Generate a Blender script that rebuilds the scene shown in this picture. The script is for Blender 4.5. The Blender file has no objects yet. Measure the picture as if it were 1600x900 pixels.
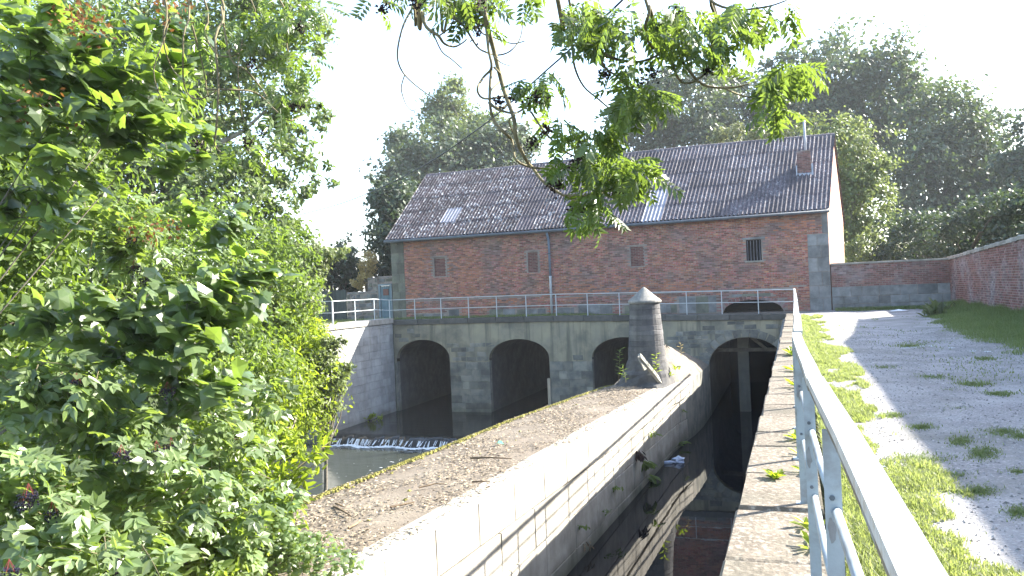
import bpy, math, random
import numpy as np
from mathutils import Vector, Matrix
R = math.radians
random.seed(7); rng = np.random.default_rng(11)
scene = bpy.context.scene
COL = bpy.context.collection
# ------------------------------------------------------------------ camera
F = 1200.0; EYE = 1.5; YAW = R(20); ROLL = math.atan(0.043)
FW = np.array([-math.sin(YAW), math.cos(YAW), 0]); RT = np.array([math.cos(YAW), math.sin(YAW), 0]); UP = np.array([0, 0, 1.0])
cam_d = bpy.data.cameras.new('camera'); cam = bpy.data.objects.new('camera', cam_d); COL.objects.link(cam)
cam_d.sensor_width = 36; cam_d.lens = F/1600*36; cam_d.clip_end = 3000; cam_d.clip_start = 0.05
ix = math.cos(ROLL)*RT - math.sin(ROLL)*UP; iy = math.sin(ROLL)*RT + math.cos(ROLL)*UP
M = Matrix.Identity(4)
for i in range(3):
    M[i][0] = ix[i]; M[i][1] = iy[i]; M[i][2] = -FW[i]
M[2][3] = EYE
cam.matrix_world = M; cam_d.shift_y = 3/1600
scene.camera = cam
# ------------------------------------------------------------------ sky, sun, exposure
SUN_AZ = 38.0; SUN_EL = 32.0           # azimuth from +X towards +Y
world = bpy.data.worlds.new('World'); scene.world = world; world.use_nodes = True
wn = world.node_tree; sky = wn.nodes.new('ShaderNodeTexSky'); sky.sky_type = 'NISHITA'; sky.sun_disc = False
sky.sun_elevation = R(SUN_EL); sky.sun_rotation = R(90-SUN_AZ); sky.dust_density = 1.2; sky.air_density = 1.0
bgn = wn.nodes['Background']; bgn.inputs[1].default_value = 0.12; wn.links.new(sky.outputs[0], bgn.inputs[0])
sd = bpy.data.lights.new('sun', 'SUN'); sd.energy = 4.6; sd.angle = R(0.5); sd.color = (1, .94, .84)
sun = bpy.data.objects.new('sun', sd); COL.objects.link(sun)
sv = Vector((math.cos(R(SUN_AZ))*math.cos(R(SUN_EL)), math.sin(R(SUN_AZ))*math.cos(R(SUN_EL)), math.sin(R(SUN_EL))))
sun.rotation_euler = sv.to_track_quat('Z', 'Y').to_euler(); sun.location = sv*100
scene.view_settings.view_transform = 'Standard'; scene.view_settings.look = 'None'
scene.view_settings.exposure = 2.5; scene.view_settings.gamma = 1
scene.render.engine = 'CYCLES'
HAZE = 0.00042
cy = scene.cycles; cy.use_denoising = True; cy.max_bounces = 6; cy.diffuse_bounces = 3; cy.glossy_bounces = 3
cy.transmission_bounces = 4; cy.caustics_reflective = False; cy.caustics_refractive = False
# ------------------------------------------------------------------ measuring helpers (photograph pixel -> place)
def ray(u, v):
    a = (u-800)/F; b = (453-v)/F
    return (a*math.cos(ROLL)+b*math.sin(ROLL))*RT + FW + (-a*math.sin(ROLL)+b*math.cos(ROLL))*UP
E0 = np.array([0, 0, EYE])
def at(u, v, d): return ray(u, v)*d + E0
def on_y(u, v, y): r = ray(u, v); return r*(y/r[1]) + E0
def on_x(u, v, x): r = ray(u, v); return r*(x/r[0]) + E0
def on_z(u, v, z): r = ray(u, v); return r*((z-EYE)/r[2]) + E0
def on_plane(u, v, p, n):
    r = ray(u, v); n = np.array(n, float); return r*(np.dot(np.array(p)-E0, n)/np.dot(r, n)) + E0
# ------------------------------------------------------------------ objects
def tag(o, label=None, cat=None, group=None, kind=None):
    if label: o['label'] = label
    if cat: o['category'] = cat
    if group: o['group'] = group
    if kind: o['kind'] = kind
    return o
def empty(name, loc=(0, 0, 0), label=None, cat=None, group=None, kind=None):
    o = bpy.data.objects.new(name, None); o.empty_display_size = .2; COL.objects.link(o); o.location = loc
    return tag(o, label, cat, group, kind)
def raw_mesh(name, V, F_, mat, tint=None, smooth=False):
    V = np.asarray(V, np.float32).reshape(-1, 3); me = bpy.data.meshes.new(name)
    if isinstance(F_, np.ndarray):
        n, k = F_.shape; loops = F_.ravel(); tot = np.full(n, k, np.int32)
    else:
        tot = np.array([len(f) for f in F_], np.int32); loops = np.array([i for f in F_ for i in f], np.int32); n = len(tot)
    me.vertices.add(len(V)); me.vertices.foreach_set('co', V.ravel())
    me.loops.add(len(loops)); me.loops.foreach_set('vertex_index', loops.astype(np.int32))
    me.polygons.add(n); st = np.concatenate([[0], np.cumsum(tot)[:-1]]).astype(np.int32)
    me.polygons.foreach_set('loop_start', st); me.polygons.foreach_set('loop_total', tot)
    me.polygons.foreach_set('use_smooth', np.full(n, bool(smooth)))
    if tint is not None:
        a = me.attributes.new('tint', 'FLOAT', 'FACE'); a.data.foreach_set('value', np.asarray(tint, np.float32))
    me.update(calc_edges=True)
    if mat: me.materials.append(mat)
    return me
def link(name, me, parent=None, loc=None):
    o = bpy.data.objects.new(name, me); COL.objects.link(o)
    if parent is not None:
        o.parent = parent
        p = parent; off = Vector((0, 0, 0))
        while p is not None: off += Vector(p.location); p = p.parent
        o.location = Vector(loc if loc is not None else (0, 0, 0)) - off   # geometry is given in world metres
    elif loc is not None: o.location = loc
    return o
class MB:
    def __init__(s): s.V = []; s.F = []; s.T = []
    def add(s, vs, fs, t=.5):
        b = len(s.V); s.V += [tuple(map(float, v)) for v in vs]
        for f in fs: s.F.append([i+b for i in f]); s.T.append(t)
    def box(s, a, b, t=.5):
        x0, y0, z0 = a; x1, y1, z1 = b
        s.add([(x0,y0,z0),(x1,y0,z0),(x1,y1,z0),(x0,y1,z0),(x0,y0,z1),(x1,y0,z1),(x1,y1,z1),(x0,y1,z1)],
              [(0,3,2,1),(4,5,6,7),(0,1,5,4),(1,2,6,5),(2,3,7,6),(3,0,4,7)], t)
    def bar(s, p, q, w, h, up=(0,0,1), t=.5):
        p = Vector(p); q = Vector(q); d = (q-p).normalized(); u = d.cross(Vector(up)).normalized(); v = u.cross(d)
        vs = []
        for c in (p, q):
            for a, b in ((-1,-1),(1,-1),(1,1),(-1,1)): vs.append(c+u*a*w/2+v*b*h/2)
        s.add(vs, [(0,1,2,3),(7,6,5,4),(0,4,5,1),(1,5,6,2),(2,6,7,3),(3,7,4,0)], t)
    def tube(s, pts, r, n=8, cap=True, t=.5):
        pts = [Vector(p) for p in pts]; m = len(pts); rs = [r]*m if np.isscalar(r) else list(r)
        d0 = (pts[1]-pts[0]).normalized(); ref = Vector((0,0,1)) if abs(d0.z) < .9 else Vector((1,0,0))
        u = d0.cross(ref).normalized(); vs = []
        for i in range(m):
            d = (pts[min(i+1,m-1)]-pts[max(i-1,0)]).normalized(); u = (u-d*u.dot(d)).normalized(); w = d.cross(u)
            for k in range(n):
                a = 2*math.pi*k/n; vs.append(pts[i]+(u*math.cos(a)+w*math.sin(a))*rs[i])
        fs = [(i*n+k, i*n+(k+1)%n, (i+1)*n+(k+1)%n, (i+1)*n+k) for i in range(m-1) for k in range(n)]
        if cap: fs += [tuple(range(n))[::-1], tuple(range((m-1)*n, m*n))]
        s.add(vs, fs, t)
    def lathe(s, c, prof, n=24, cap=True, jit=0, t=.5):
        vs = []
        for r, z in prof:
            for k in range(n):
                a = 2*math.pi*k/n; rr = r*(1+random.uniform(-jit, jit)); vs.append((c[0]+rr*math.cos(a), c[1]+rr*math.sin(a), c[2]+z))
        m = len(prof); fs = [(i*n+k, i*n+(k+1)%n, (i+1)*n+(k+1)%n, (i+1)*n+k) for i in range(m-1) for k in range(n)]
        if cap: fs += [tuple(range(n))[::-1], tuple(range((m-1)*n, m*n))]
        s.add(vs, fs, t)
    def block(s, c, u, v, n, du, dv, dep, ch=.012, jit=.004, t=.5):
        """a stone: chamfered front face of du x dv centred on c, facing n, dep deep"""
        c = Vector(c); u = Vector(u).normalized(); v = Vector(v).normalized(); n = Vector(n).normalized(); j = lambda: random.uniform(-jit, jit)
        vs = []
        for lay, ins, off in ((0, 0, -dep), (1, 0, -ch), (2, ch, 0)):
            for a, b in ((-1,-1),(1,-1),(1,1),(-1,1)):
                vs.append(c+u*(a*(du/2-ins)+j())+v*(b*(dv/2-ins)+j())+n*(off+(j() if lay == 2 else 0)))
        fs = [(k, (k+1)%4, 4+(k+1)%4, 4+k) for k in range(4)]+[(4+k, 4+(k+1)%4, 8+(k+1)%4, 8+k) for k in range(4)]+[(8,9,10,11),(3,2,1,0)]
        if u.cross(v).dot(n) < 0: fs = [f[::-1] for f in fs]
        s.add(vs, fs, t)
    def build(s, name, mat, parent=None, smooth=False, kind=None, label=None, cat=None, group=None):
        o = link(name, raw_mesh(name, s.V, s.F, mat, s.T, smooth), parent)
        return tag(o, label, cat, group, kind)
def grid_mesh(P, closed=False):
    """P: rows x cols x 3 -> verts, quads"""
    r, c, _ = P.shape; i = np.arange(r-1)[:, None]*c+np.arange(c-1)[None]
    return P.reshape(-1, 3), np.stack([i, i+1, i+c+1, i+c], -1).reshape(-1, 4)
# ------------------------------------------------------------------ materials
def rgb(c): return (c[0], c[1], c[2], 1)
def mat(name, base, alt=None, scale=3.0, stain=None, sscale=.6, samt=.5, rough=.85, bump=.25, bscale=30, var=.25, hue=0.0, tint_attr=True,
        spec=.3, lowband=None, streak=None, metal=0, fine=None, fscale=60):
    """weathered surface: base/alt mixed by noise, stain by large noise, per-piece brightness from the object and the tint attribute"""
    m = bpy.data.materials.new(name); m.use_nodes = True; nt = m.node_tree; N = nt.nodes; L = nt.links.new
    bs = N['Principled BSDF']; bs.inputs['Roughness'].default_value = rough; bs.inputs['Specular IOR Level'].default_value = spec; bs.inputs['Metallic'].default_value = metal
    geo = N.new('ShaderNodeNewGeometry'); pos = geo.outputs['Position']
    def noise(sc, det=6, vec=None, rg=.6):
        n = N.new('ShaderNodeTexNoise'); n.inputs['Scale'].default_value = sc; n.inputs['Detail'].default_value = det; n.inputs['Roughness'].default_value = rg
        L(vec or pos, n.inputs['Vector']); return n.outputs['Fac']
    def ramp(f, a, b):
        r = N.new('ShaderNodeMapRange'); r.inputs[1].default_value = a; r.inputs[2].default_value = b; L(f, r.inputs[0]); return r.outputs[0]
    def mix(f, a, b):
        x = N.new('ShaderNodeMix'); x.data_type = 'RGBA'
        for s, v in ((0, f), (6, a), (7, b)):
            if hasattr(v, 'is_linked'): L(v, x.inputs[s])
            elif isinstance(v, (int, float)): x.inputs[s].default_value = v
            else: x.inputs[s].default_value = rgb(v)
        return x.outputs[2]
    def mul(a, b):
        x = N.new('ShaderNodeMath'); x.operation = 'MULTIPLY'
        for s, v in ((0, a), (1, b)):
            if hasattr(v, 'is_linked'): L(v, x.inputs[s])
            else: x.inputs[s].default_value = v
        return x.outputs[0]
    col = mix(ramp(noise(scale), .35, .65), base, alt or tuple(.7*c for c in base))
    if fine: col = mix(mul(ramp(noise(fscale, 3), .5, .68), .8), col, fine)
    if stain: col = mix(mul(ramp(noise(sscale, 8, rg=.65), .46, .62), samt), col, stain)
    sep = N.new('ShaderNodeSeparateXYZ'); L(pos, sep.inputs[0])
    if streak:
        mp = N.new('ShaderNodeMapping'); mp.inputs['Scale'].default_value = (1.6, 1.6, .12); L(pos, mp.inputs[0])
        col = mix(mul(ramp(noise(1.5, 6, mp.outputs[0]), .5, .68), streak[1]), col, streak[0])
    if lowband:      # water mark: algae line of a given height with a ragged edge
        z0, z1, c = lowband; a = N.new('ShaderNodeMath'); a.operation = 'MULTIPLY_ADD'; L(noise(1.2), a.inputs[0]); a.inputs[1].default_value = .9; L(sep.outputs[2], a.inputs[2])
        col = mix(mul(ramp(a.outputs[0], z1+.45, z0+.45), .85), col, c)
    oi = N.new('ShaderNodeObjectInfo'); f = oi.outputs['Random']
    if tint_attr:
        at_ = N.new('ShaderNodeAttribute'); at_.attribute_name = 'tint'
        ad = N.new('ShaderNodeMath'); ad.operation = 'ADD'; L(f, ad.inputs[0]); L(at_.outputs['Fac'], ad.inputs[1]); 
        md = N.new('ShaderNodeMath'); md.operation = 'FRACT'; L(ad.outputs[0], md.inputs[0]); f = md.outputs[0]
    hs = N.new('ShaderNodeHueSaturation'); L(col, hs.inputs['Color'])
    vr = N.new('ShaderNodeMapRange'); vr.inputs[3].default_value = 1-var; vr.inputs[4].default_value = 1+var; L(f, vr.inputs[0]); L(vr.outputs[0], hs.inputs['Value'])
    if hue:
        wv = N.new('ShaderNodeTexWhiteNoise'); wv.noise_dimensions = '1D'; L(f, wv.inputs['W'])
        hr = N.new('ShaderNodeMapRange'); hr.inputs[3].default_value = .5-hue; hr.inputs[4].default_value = .5+hue; L(wv.outputs[0], hr.inputs[0]); L(hr.outputs[0], hs.inputs['Hue'])
    L(hs.outputs[0], bs.inputs['Base Color'])
    if bump:
        bp = N.new('ShaderNodeBump'); bp.inputs['Strength'].default_value = bump; bp.inputs['Distance'].default_value = .02; L(noise(bscale, 8), bp.inputs['Height']); L(bp.outputs[0], bs.inputs['Normal'])
    return m
def leafmat(name, c, alt, trans, fac=.4, var=.45, rough=.45, spec=.35):
    m = bpy.data.materials.new(name); m.use_nodes = True; nt = m.node_tree; N = nt.nodes; L = nt.links.new
    bs = N['Principled BSDF']; bs.inputs['Roughness'].default_value = rough; bs.inputs['Specular IOR Level'].default_value = spec
    at_ = N.new('ShaderNodeAttribute'); at_.attribute_name = 'tint'; oi = N.new('ShaderNodeObjectInfo')
    ad = N.new('ShaderNodeMath'); ad.operation = 'ADD'; L(at_.outputs['Fac'], ad.inputs[0]); L(oi.outputs['Random'], ad.inputs[1])
    fr = N.new('ShaderNodeMath'); fr.operation = 'PINGPONG'; fr.inputs[1].default_value = 1; L(ad.outputs[0], fr.inputs[0])
    mx = N.new('ShaderNodeMix'); mx.data_type = 'RGBA'; mx.inputs[6].default_value = rgb(c); mx.inputs[7].default_value = rgb(alt); L(fr.outputs[0], mx.inputs[0])
    wn_ = N.new('ShaderNodeTexWhiteNoise'); wn_.noise_dimensions = '1D'; L(ad.outputs[0], wn_.inputs['W'])
    vr = N.new('ShaderNodeMapRange'); vr.inputs[3].default_value = 1-var; vr.inputs[4].default_value = 1+var; L(wn_.outputs[0], vr.inputs[0])
    hs = N.new('ShaderNodeHueSaturation'); L(mx.outputs[2], hs.inputs['Color']); L(vr.outputs[0], hs.inputs['Value'])
    L(hs.outputs[0], bs.inputs['Base Color'])
    tr = N.new('ShaderNodeBsdfTranslucent'); 
    h2 = N.new('ShaderNodeMix'); h2.data_type = 'RGBA'; h2.blend_type = 'MIX'; h2.inputs[0].default_value = .75; L(hs.outputs[0], h2.inputs[6]); h2.inputs[7].default_value = rgb(trans); L(h2.outputs[2], tr.inputs[0])
    ms = N.new('ShaderNodeMixShader'); ms.inputs[0].default_value = fac; L(bs.outputs[0], ms.inputs[1]); L(tr.outputs[0], ms.inputs[2]); L(ms.outputs[0], N['Material Output'].inputs[0])
    return m
def water(name, base, rough, wscale, wstr, stretch=(1, 1, 1), spec=.5):
    m = bpy.data.materials.new(name); m.use_nodes = True; nt = m.node_tree; N = nt.nodes; L = nt.links.new
    bs = N['Principled BSDF']; bs.inputs['Base Color'].default_value = rgb(base); bs.inputs['Roughness'].default_value = rough; bs.inputs['IOR'].default_value = 1.33; bs.inputs['Specular IOR Level'].default_value = spec
    geo = N.new('ShaderNodeNewGeometry'); mp = N.new('ShaderNodeMapping'); mp.inputs['Scale'].default_value = stretch; L(geo.outputs['Position'], mp.inputs[0])
    n = N.new('ShaderNodeTexNoise'); n.inputs['Scale'].default_value = wscale; n.inputs['Detail'].default_value = 4; L(mp.outputs[0], n.inputs['Vector'])
    bp = N.new('ShaderNodeBump'); bp.inputs['Strength'].default_value = wstr; bp.inputs['Distance'].default_value = .05; L(n.outputs[0], bp.inputs['Height']); L(bp.outputs[0], bs.inputs['Normal'])
    return m
K = {}
K['brick'] = mat('brick', (.41,.160,.105), (.29,.11,.08), 8, stain=(.21,.155,.145), sscale=.6, samt=.8, var=.42, hue=.02, bump=.3, bscale=60, fine=(.34,.26,.22), fscale=14, streak=((.17,.115,.105), .5))
K['brick_dark'] = mat('brick_dark', (.21,.085,.07), (.15,.065,.058), 8, stain=(.1,.08,.08), var=.25, bump=.3, bscale=60)
K['brick_orange'] = mat('brick_orange', (.42,.18,.105), (.34,.14,.09), 8, var=.3, bump=.3, bscale=60)
K['brick_grey'] = mat('brick_grey', (.24,.12,.10), (.16,.08,.075), 5, stain=(.26,.24,.25), sscale=.8, samt=.8, var=.35, hue=.012, bump=.3, bscale=60)
K['mortar'] = mat('mortar', (.32,.27,.235), (.24,.20,.175), 6, stain=(.14,.11,.1), var=.05)
K['gable'] = mat('gable_brick', (.42,.24,.17), (.33,.17,.12), 10, var=.1, bump=.4, bscale=20)
K['blue_stone'] = mat('blue_stone', (.24,.24,.235), (.16,.165,.165), 3, stain=(.09,.09,.085), sscale=1.2, samt=.6, var=.28, bump=.35, bscale=18)
K['green_stone'] = mat('green_stone', (.19,.19,.14), (.13,.135,.105), 3, stain=(.09,.09,.08), sscale=1.2, samt=.6, var=.28, bump=.35, bscale=18)
K['pier_stone'] = mat('pier_stone', (.26,.25,.205), (.17,.175,.165), 2.2, stain=(.10,.105,.10), sscale=1.1, samt=.7, var=.34, bump=.45, bscale=14, lowband=(-4.5,-3.9,(.06,.065,.045)))
K['render_coat'] = mat('render_coat', (.37,.33,.23), (.28,.26,.20), 1.5, stain=(.13,.13,.11), sscale=.7, samt=.7, var=.03, bump=.25, bscale=10, streak=((.10,.10,.08), .95))
K['wing_stone'] = mat('wing_stone', (.40,.40,.39), (.31,.315,.31), 2.0, stain=(.2,.2,.19), sscale=.9, samt=.6, var=.12, bump=.4, bscale=14, lowband=(-4.7,-4.0,(.09,.09,.06)), streak=((.22,.21,.18), .5))
K['coping_dark'] = mat('coping_dark', (.12,.115,.105), (.08,.08,.075), 4, stain=(.07,.07,.06), var=.2, bump=.35)
K['coping_pale'] = mat('coping_pale', (.36,.34,.3), (.25,.24,.21), 4, stain=(.13,.13,.1), var=.15, bump=.35)
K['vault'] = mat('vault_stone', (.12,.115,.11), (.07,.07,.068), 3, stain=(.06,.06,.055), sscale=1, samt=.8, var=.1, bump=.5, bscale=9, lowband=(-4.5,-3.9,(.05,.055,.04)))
K['concrete'] = mat('concrete', (.42,.395,.345), (.33,.31,.27), 3, stain=(.2,.185,.155), sscale=.9, samt=.65, var=.06, bump=.3, bscale=25, lowband=(-4.45,-3.85,(.07,.075,.045)), streak=((.2,.19,.15), .45))
K['slab'] = mat('slab', (.165,.138,.108), (.112,.094,.072), 4, stain=(.11,.10,.075), sscale=1.7, samt=.7, var=.16, bump=.7, bscale=24, fine=(.36,.32,.26), fscale=28)
K['soil'] = mat('soil', (.15,.125,.098), (.10,.083,.065), 4, stain=(.20,.175,.14), sscale=.8, samt=.6, var=.02, bump=.9, bscale=22, fine=(.22,.185,.14), fscale=45)
K['turret'] = mat('turret_stone', (.125,.12,.118), (.075,.075,.078), 3, stain=(.22,.21,.19), sscale=2, samt=.45, var=.22, bump=.5, bscale=18, streak=((.07,.07,.07), .5))
K['cap'] = mat('cap_stone', (.30,.285,.25), (.17,.165,.15), 5, stain=(.15,.15,.13), sscale=3, samt=.6, var=.05, bump=.5, bscale=18)
K['roof'] = mat('corrugated_cement', (.105,.09,.10), (.07,.058,.068), 2.5, stain=(.065,.055,.06), sscale=.5, samt=.7, var=.22, bump=.25, bscale=25, fine=(.30,.29,.30), fscale=8)
K['roof_old'] = mat('lichened_sheet', (.09,.072,.078), (.055,.045,.05), 2.5, stain=(.06,.05,.05), sscale=.6, samt=.6, var=.22, bump=.25, bscale=25, fine=(.55,.55,.55), fscale=5)
K['roof_clear'] = mat('translucent_sheet', (.38,.38,.42), (.28,.28,.32), 3, stain=(.2,.18,.17), sscale=2, samt=.5, var=.12, bump=.1, rough=.5)
K['zinc'] = mat('zinc', (.12,.14,.16), (.08,.095,.11), 3, var=.05, bump=.1, rough=.5)
K['pipe'] = mat('painted_pipe', (.20,.25,.32), (.14,.18,.24), 3, var=.05, bump=.1, rough=.5)
K['lead'] = mat('lead', (.42,.44,.5), (.33,.35,.4), 5, var=.05, bump=.2, rough=.6)
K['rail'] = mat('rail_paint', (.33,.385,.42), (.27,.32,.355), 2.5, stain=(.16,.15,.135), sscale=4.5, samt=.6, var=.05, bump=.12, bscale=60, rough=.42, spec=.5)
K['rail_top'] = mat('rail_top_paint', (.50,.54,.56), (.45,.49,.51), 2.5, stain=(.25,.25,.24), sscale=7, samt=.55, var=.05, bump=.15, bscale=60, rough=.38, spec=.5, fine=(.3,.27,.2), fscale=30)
K['rail_rust'] = mat('rail_rust', (.20,.17,.12), (.13,.11,.085), 6, stain=(.32,.35,.36), sscale=4, samt=.7, var=.08, bump=.3, bscale=50)
K['bare_metal'] = mat('bare_metal', (.27,.28,.29), (.2,.205,.21), 20, var=.1, bump=.1)
K['rail_far'] = mat('galvanised_rail', (.55,.58,.60), (.45,.48,.5), 4, var=.05, bump=.05, rough=.45, spec=.5)
K['bars'] = mat('iron_bars', (.16,.17,.2), (.11,.11,.13), 4, var=.05, bump=.1)
K['timber'] = mat('timber', (.19,.18,.15), (.125,.12,.1), 2, streak=((.12,.11,.09), .6), var=.1, bump=.3)
K['upright_pale'] = mat('upright_pale', (.50,.43,.33), (.4,.34,.26), 2, streak=((.25,.2,.15), .5), var=.05, bump=.3)
K['fence'] = mat('fence_board', (.085,.105,.095), (.06,.075,.07), 2, streak=((.04,.05,.045), .6), var=.3, bump=.3)
K['door'] = mat('door_paint', (.14,.22,.26), (.10,.165,.2), 2, streak=((.1,.13,.14), .5), var=.05, bump=.15, rough=.6)
K['door_frame'] = mat('door_frame_paint', (.22,.28,.31), None, 2, var=.05, bump=.1)
K['red_pane'] = mat('red_pane', (.16,.06,.05), None, 4, var=.05, rough=.3)
K['dark'] = mat('dark_void', (.012,.012,.014), None, 2, var=.02, bump=0)  # near-black colour puts the unlit depth of openings onto flat sheets
K['ground'] = mat('earth', (.10,.095,.06), (.07,.08,.04), .8, stain=(.05,.07,.025), sscale=.5, samt=.7, var=.02, bump=.8, bscale=6)
K['gravel'] = mat('gravel', (.34,.325,.315), (.22,.21,.205), 1.3, stain=(.15,.15,.125), sscale=.7, samt=.6, var=.02, bump=1.0, bscale=40, fine=(.50,.48,.47), fscale=42)
K['pebble'] = mat('pebble', (.36,.345,.335), (.2,.195,.19), 9, var=.5, bump=.2)
K['bark'] = mat('bark', (.17,.15,.12), (.10,.09,.07), 6, var=.1, bump=.7, bscale=20)
K['bark_pale'] = mat('bark_pale', (.33,.30,.25), (.2,.18,.15), 5, var=.1, bump=.7, bscale=20)
K['twig'] = mat('ash_twig', (.21,.18,.10), (.13,.115,.07), 6, var=.15, bump=.3, bscale=40)
K['cable'] = mat('cable_rubber', (.015,.016,.018), None, 2, var=.02, bump=0, rough=.5)
K['stick'] = mat('dead_twig', (.23,.17,.11), (.13,.095,.06), 8, var=.35, bump=.3)
K['litter'] = mat('dead_leaf', (.36,.295,.21), (.17,.135,.095), 8, var=.6, bump=0)
K['seed'] = mat('dead_seed', (.022,.013,.014), (.035,.02,.018), 8, var=.5, bump=0)
K['berry'] = mat('elderberry', (.012,.008,.018), None, 8, var=.3, bump=0, rough=.3, spec=.5)
K['stalk'] = mat('red_stalk', (.22,.05,.045), None, 8, var=.2, bump=0)
K['rock'] = mat('wet_rock', (.07,.065,.06), (.04,.04,.038), 3, var=.3, bump=.5, rough=.4)
K['foam'] = mat('foam', (.72,.75,.78), (.6,.64,.68), 6, var=.1, bump=.3, rough=.6)
K['plastic'] = mat('white_plastic', (.62,.68,.8), (.42,.5,.68), 12, var=.1, bump=.1, rough=.35)
K['paper'] = mat('paper', (.75,.8,.82), None, 8, var=.1, bump=0)
K['green_scrap'] = mat('green_scrap', (.03,.4,.2), None, 8, var=.1, bump=0, rough=.4)
K['moss'] = mat('moss', (.21,.185,.035), (.13,.125,.03), 8, var=.4, bump=.4)
K['river'] = water('river_water', (.034,.040,.034), .07, 2.2, .22, (.55, 1.3, 1), spec=.35)
K['upper'] = water('upper_water', (.014,.016,.015), .06, 2.0, .25, (.6, 1.2, 1))
K['canal'] = water('canal_water', (.010,.010,.011), .015, .9, .035, spec=.8)
K['leaf_far'] = leafmat('leaf_far', (.055,.08,.05), (.085,.11,.065), (.13,.19,.03), .3, .4)
K['leaf_far_dark'] = leafmat('leaf_far_dark', (.038,.058,.042), (.06,.085,.052), (.09,.14,.03), .25, .4)
K['leaf_light'] = leafmat('leaf_light', (.09,.13,.045), (.13,.165,.06), (.26,.32,.08), .35, .35)
K['leaf_pale'] = leafmat('leaf_pale', (.14,.16,.085), (.18,.19,.1), (.28,.32,.1), .3, .3)
K['leaf_gold'] = leafmat('leaf_gold', (.40,.31,.12), (.48,.37,.15), (.5,.4,.15), .3, .3)
K['leaf_ash'] = leafmat('leaf_ash', (.045,.085,.022), (.075,.115,.03), (.26,.38,.04), .42, .4, .3, .7)
K['leaf_tall'] = leafmat('leaf_tall', (.085,.12,.042), (.125,.16,.065), (.22,.33,.04), .4, .4)
K['leaf_mid'] = leafmat('leaf_mid', (.065,.11,.03), (.105,.15,.042), (.26,.39,.03), .43, .4)
K['leaf_maple'] = leafmat('leaf_maple', (.075,.12,.045), (.115,.16,.07), (.30,.45,.04), .45, .4, .3, .75)
K['leaf_elder'] = leafmat('leaf_elder', (.095,.15,.055), (.15,.20,.095), (.36,.50,.05), .42, .45, .3, .7)
K['leaf_bright'] = leafmat('leaf_bright', (.12,.175,.045), (.16,.21,.065), (.40,.54,.04), .48, .45, .35, .5)
K['leaf_yellow'] = leafmat('leaf_yellow', (.13,.19,.02), (.17,.22,.03), (.42,.55,.03), .5, .3)
K['leaf_grey'] = leafmat('leaf_grey', (.085,.105,.055), (.12,.135,.07), (.22,.28,.08), .35, .35)
K['leaf_rust'] = leafmat('leaf_rust', (.18,.075,.025), (.13,.06,.02), (.3,.13,.03), .35, .35)
K['grass'] = leafmat('grass_blade', (.15,.19,.06), (.20,.22,.09), (.42,.50,.12), .5, .35, .5)
K['grass_deep'] = leafmat('grass_blade_deep', (.10,.16,.05), (.17,.20,.08), (.26,.36,.08), .4, .35, .5)
# ------------------------------------------------------------------ foliage tools
def norm(a): return a/np.maximum(np.linalg.norm(a, axis=-1, keepdims=True), 1e-9)
def frames(nrm, rg):
    """rotation matrices (columns x along leaf, y across, z normal) with a random turn about the normal"""
    n = norm(nrm); h = norm(rg.normal(size=n.shape)); x = norm(h-n*np.sum(h*n, -1, keepdims=True)); y = np.cross(n, x)
    return np.stack([x, y, n], -1)
def frames_dir(d, up):
    x = norm(d); y = norm(np.cross(up, x)); z = np.cross(x, y); return np.stack([x, y, z], -1)
RHOMB = (np.array([[0,0,0],[.45,-.28,.05],[1,0,0],[.45,.28,.05]]), np.array([[0,1,2,3]]))
OVAL = (np.array([[0,0,0],[.3,-.24,.05],[.72,-.2,.05],[1,0,-.06],[.72,.2,.05],[.3,.24,.05],[.5,0,0]]),
        np.array([[0,1,2,6],[6,2,3,3],[0,6,4,5],[6,3,4,4]]))
OVAL = (np.array([[0,0,0],[.35,-.24,.07],[.75,-.17,.03],[1,0,-.08],[.75,.17,.03],[.35,.24,.07]]), np.array([[0,1,2,3],[0,3,4,5]]))
_m = [(0,0),(.02,-.24),(-.02,-.44),(.22,-.42),(.42,-.57),(.56,-.38),(.76,-.22),(1,0),(.76,.22),(.56,.38),(.42,.57),(.22,.42),(-.02,.44),(.02,.24)]
MAPLE = (np.array([(x, y, -.12*abs(y)-.1*x*x) for x, y in _m]+[(.4, 0, .04)]), np.array([[i, (i+1) % 14, 14] for i in range(14)]))
def compound(nleaf, L=.26, w=.34, droop=.35, spread=1.05):
    V = []; Fc = []
    for i in range(nleaf):
        if i == nleaf-1: x0 = 1-L*.9; ang = 0; side = 0
        else:
            k = i//2; side = 1 if i % 2 else -1; x0 = .18+(.62)*k/max(1, (nleaf-1)//2-1+1e-6) if nleaf > 3 else .4; ang = spread*side
        b = len(V); c, s = math.cos(ang), math.sin(ang); l = L*(1.0 if i != 0 else .85)
        for px, py, pz in ((0,0,0),(.4,-w/2,.05),(1,0,-.12),(.4,w/2,.05)):
            x = x0+l*(px*c-py*s); y = l*(px*s+py*c); V.append((x, y, l*pz-droop*x*x*.5-.12*abs(y)))
        Fc += [[b, b+1, b+2, b+2], [b, b+2, b+3, b+3]]
    Fc = [f[:3] for f in Fc]
    b = len(V); V += [(0,-.006,0),(0,.006,0),(.5,0,-droop*.125),(1-L*.9,0,-droop*.28)]; Fc += [[b, b+2, b+1], [b+1, b+2, b+3]]
    return np.array(V), np.array(Fc)
ASH = compound(11, .32, .42, .35, 1.0)
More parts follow.
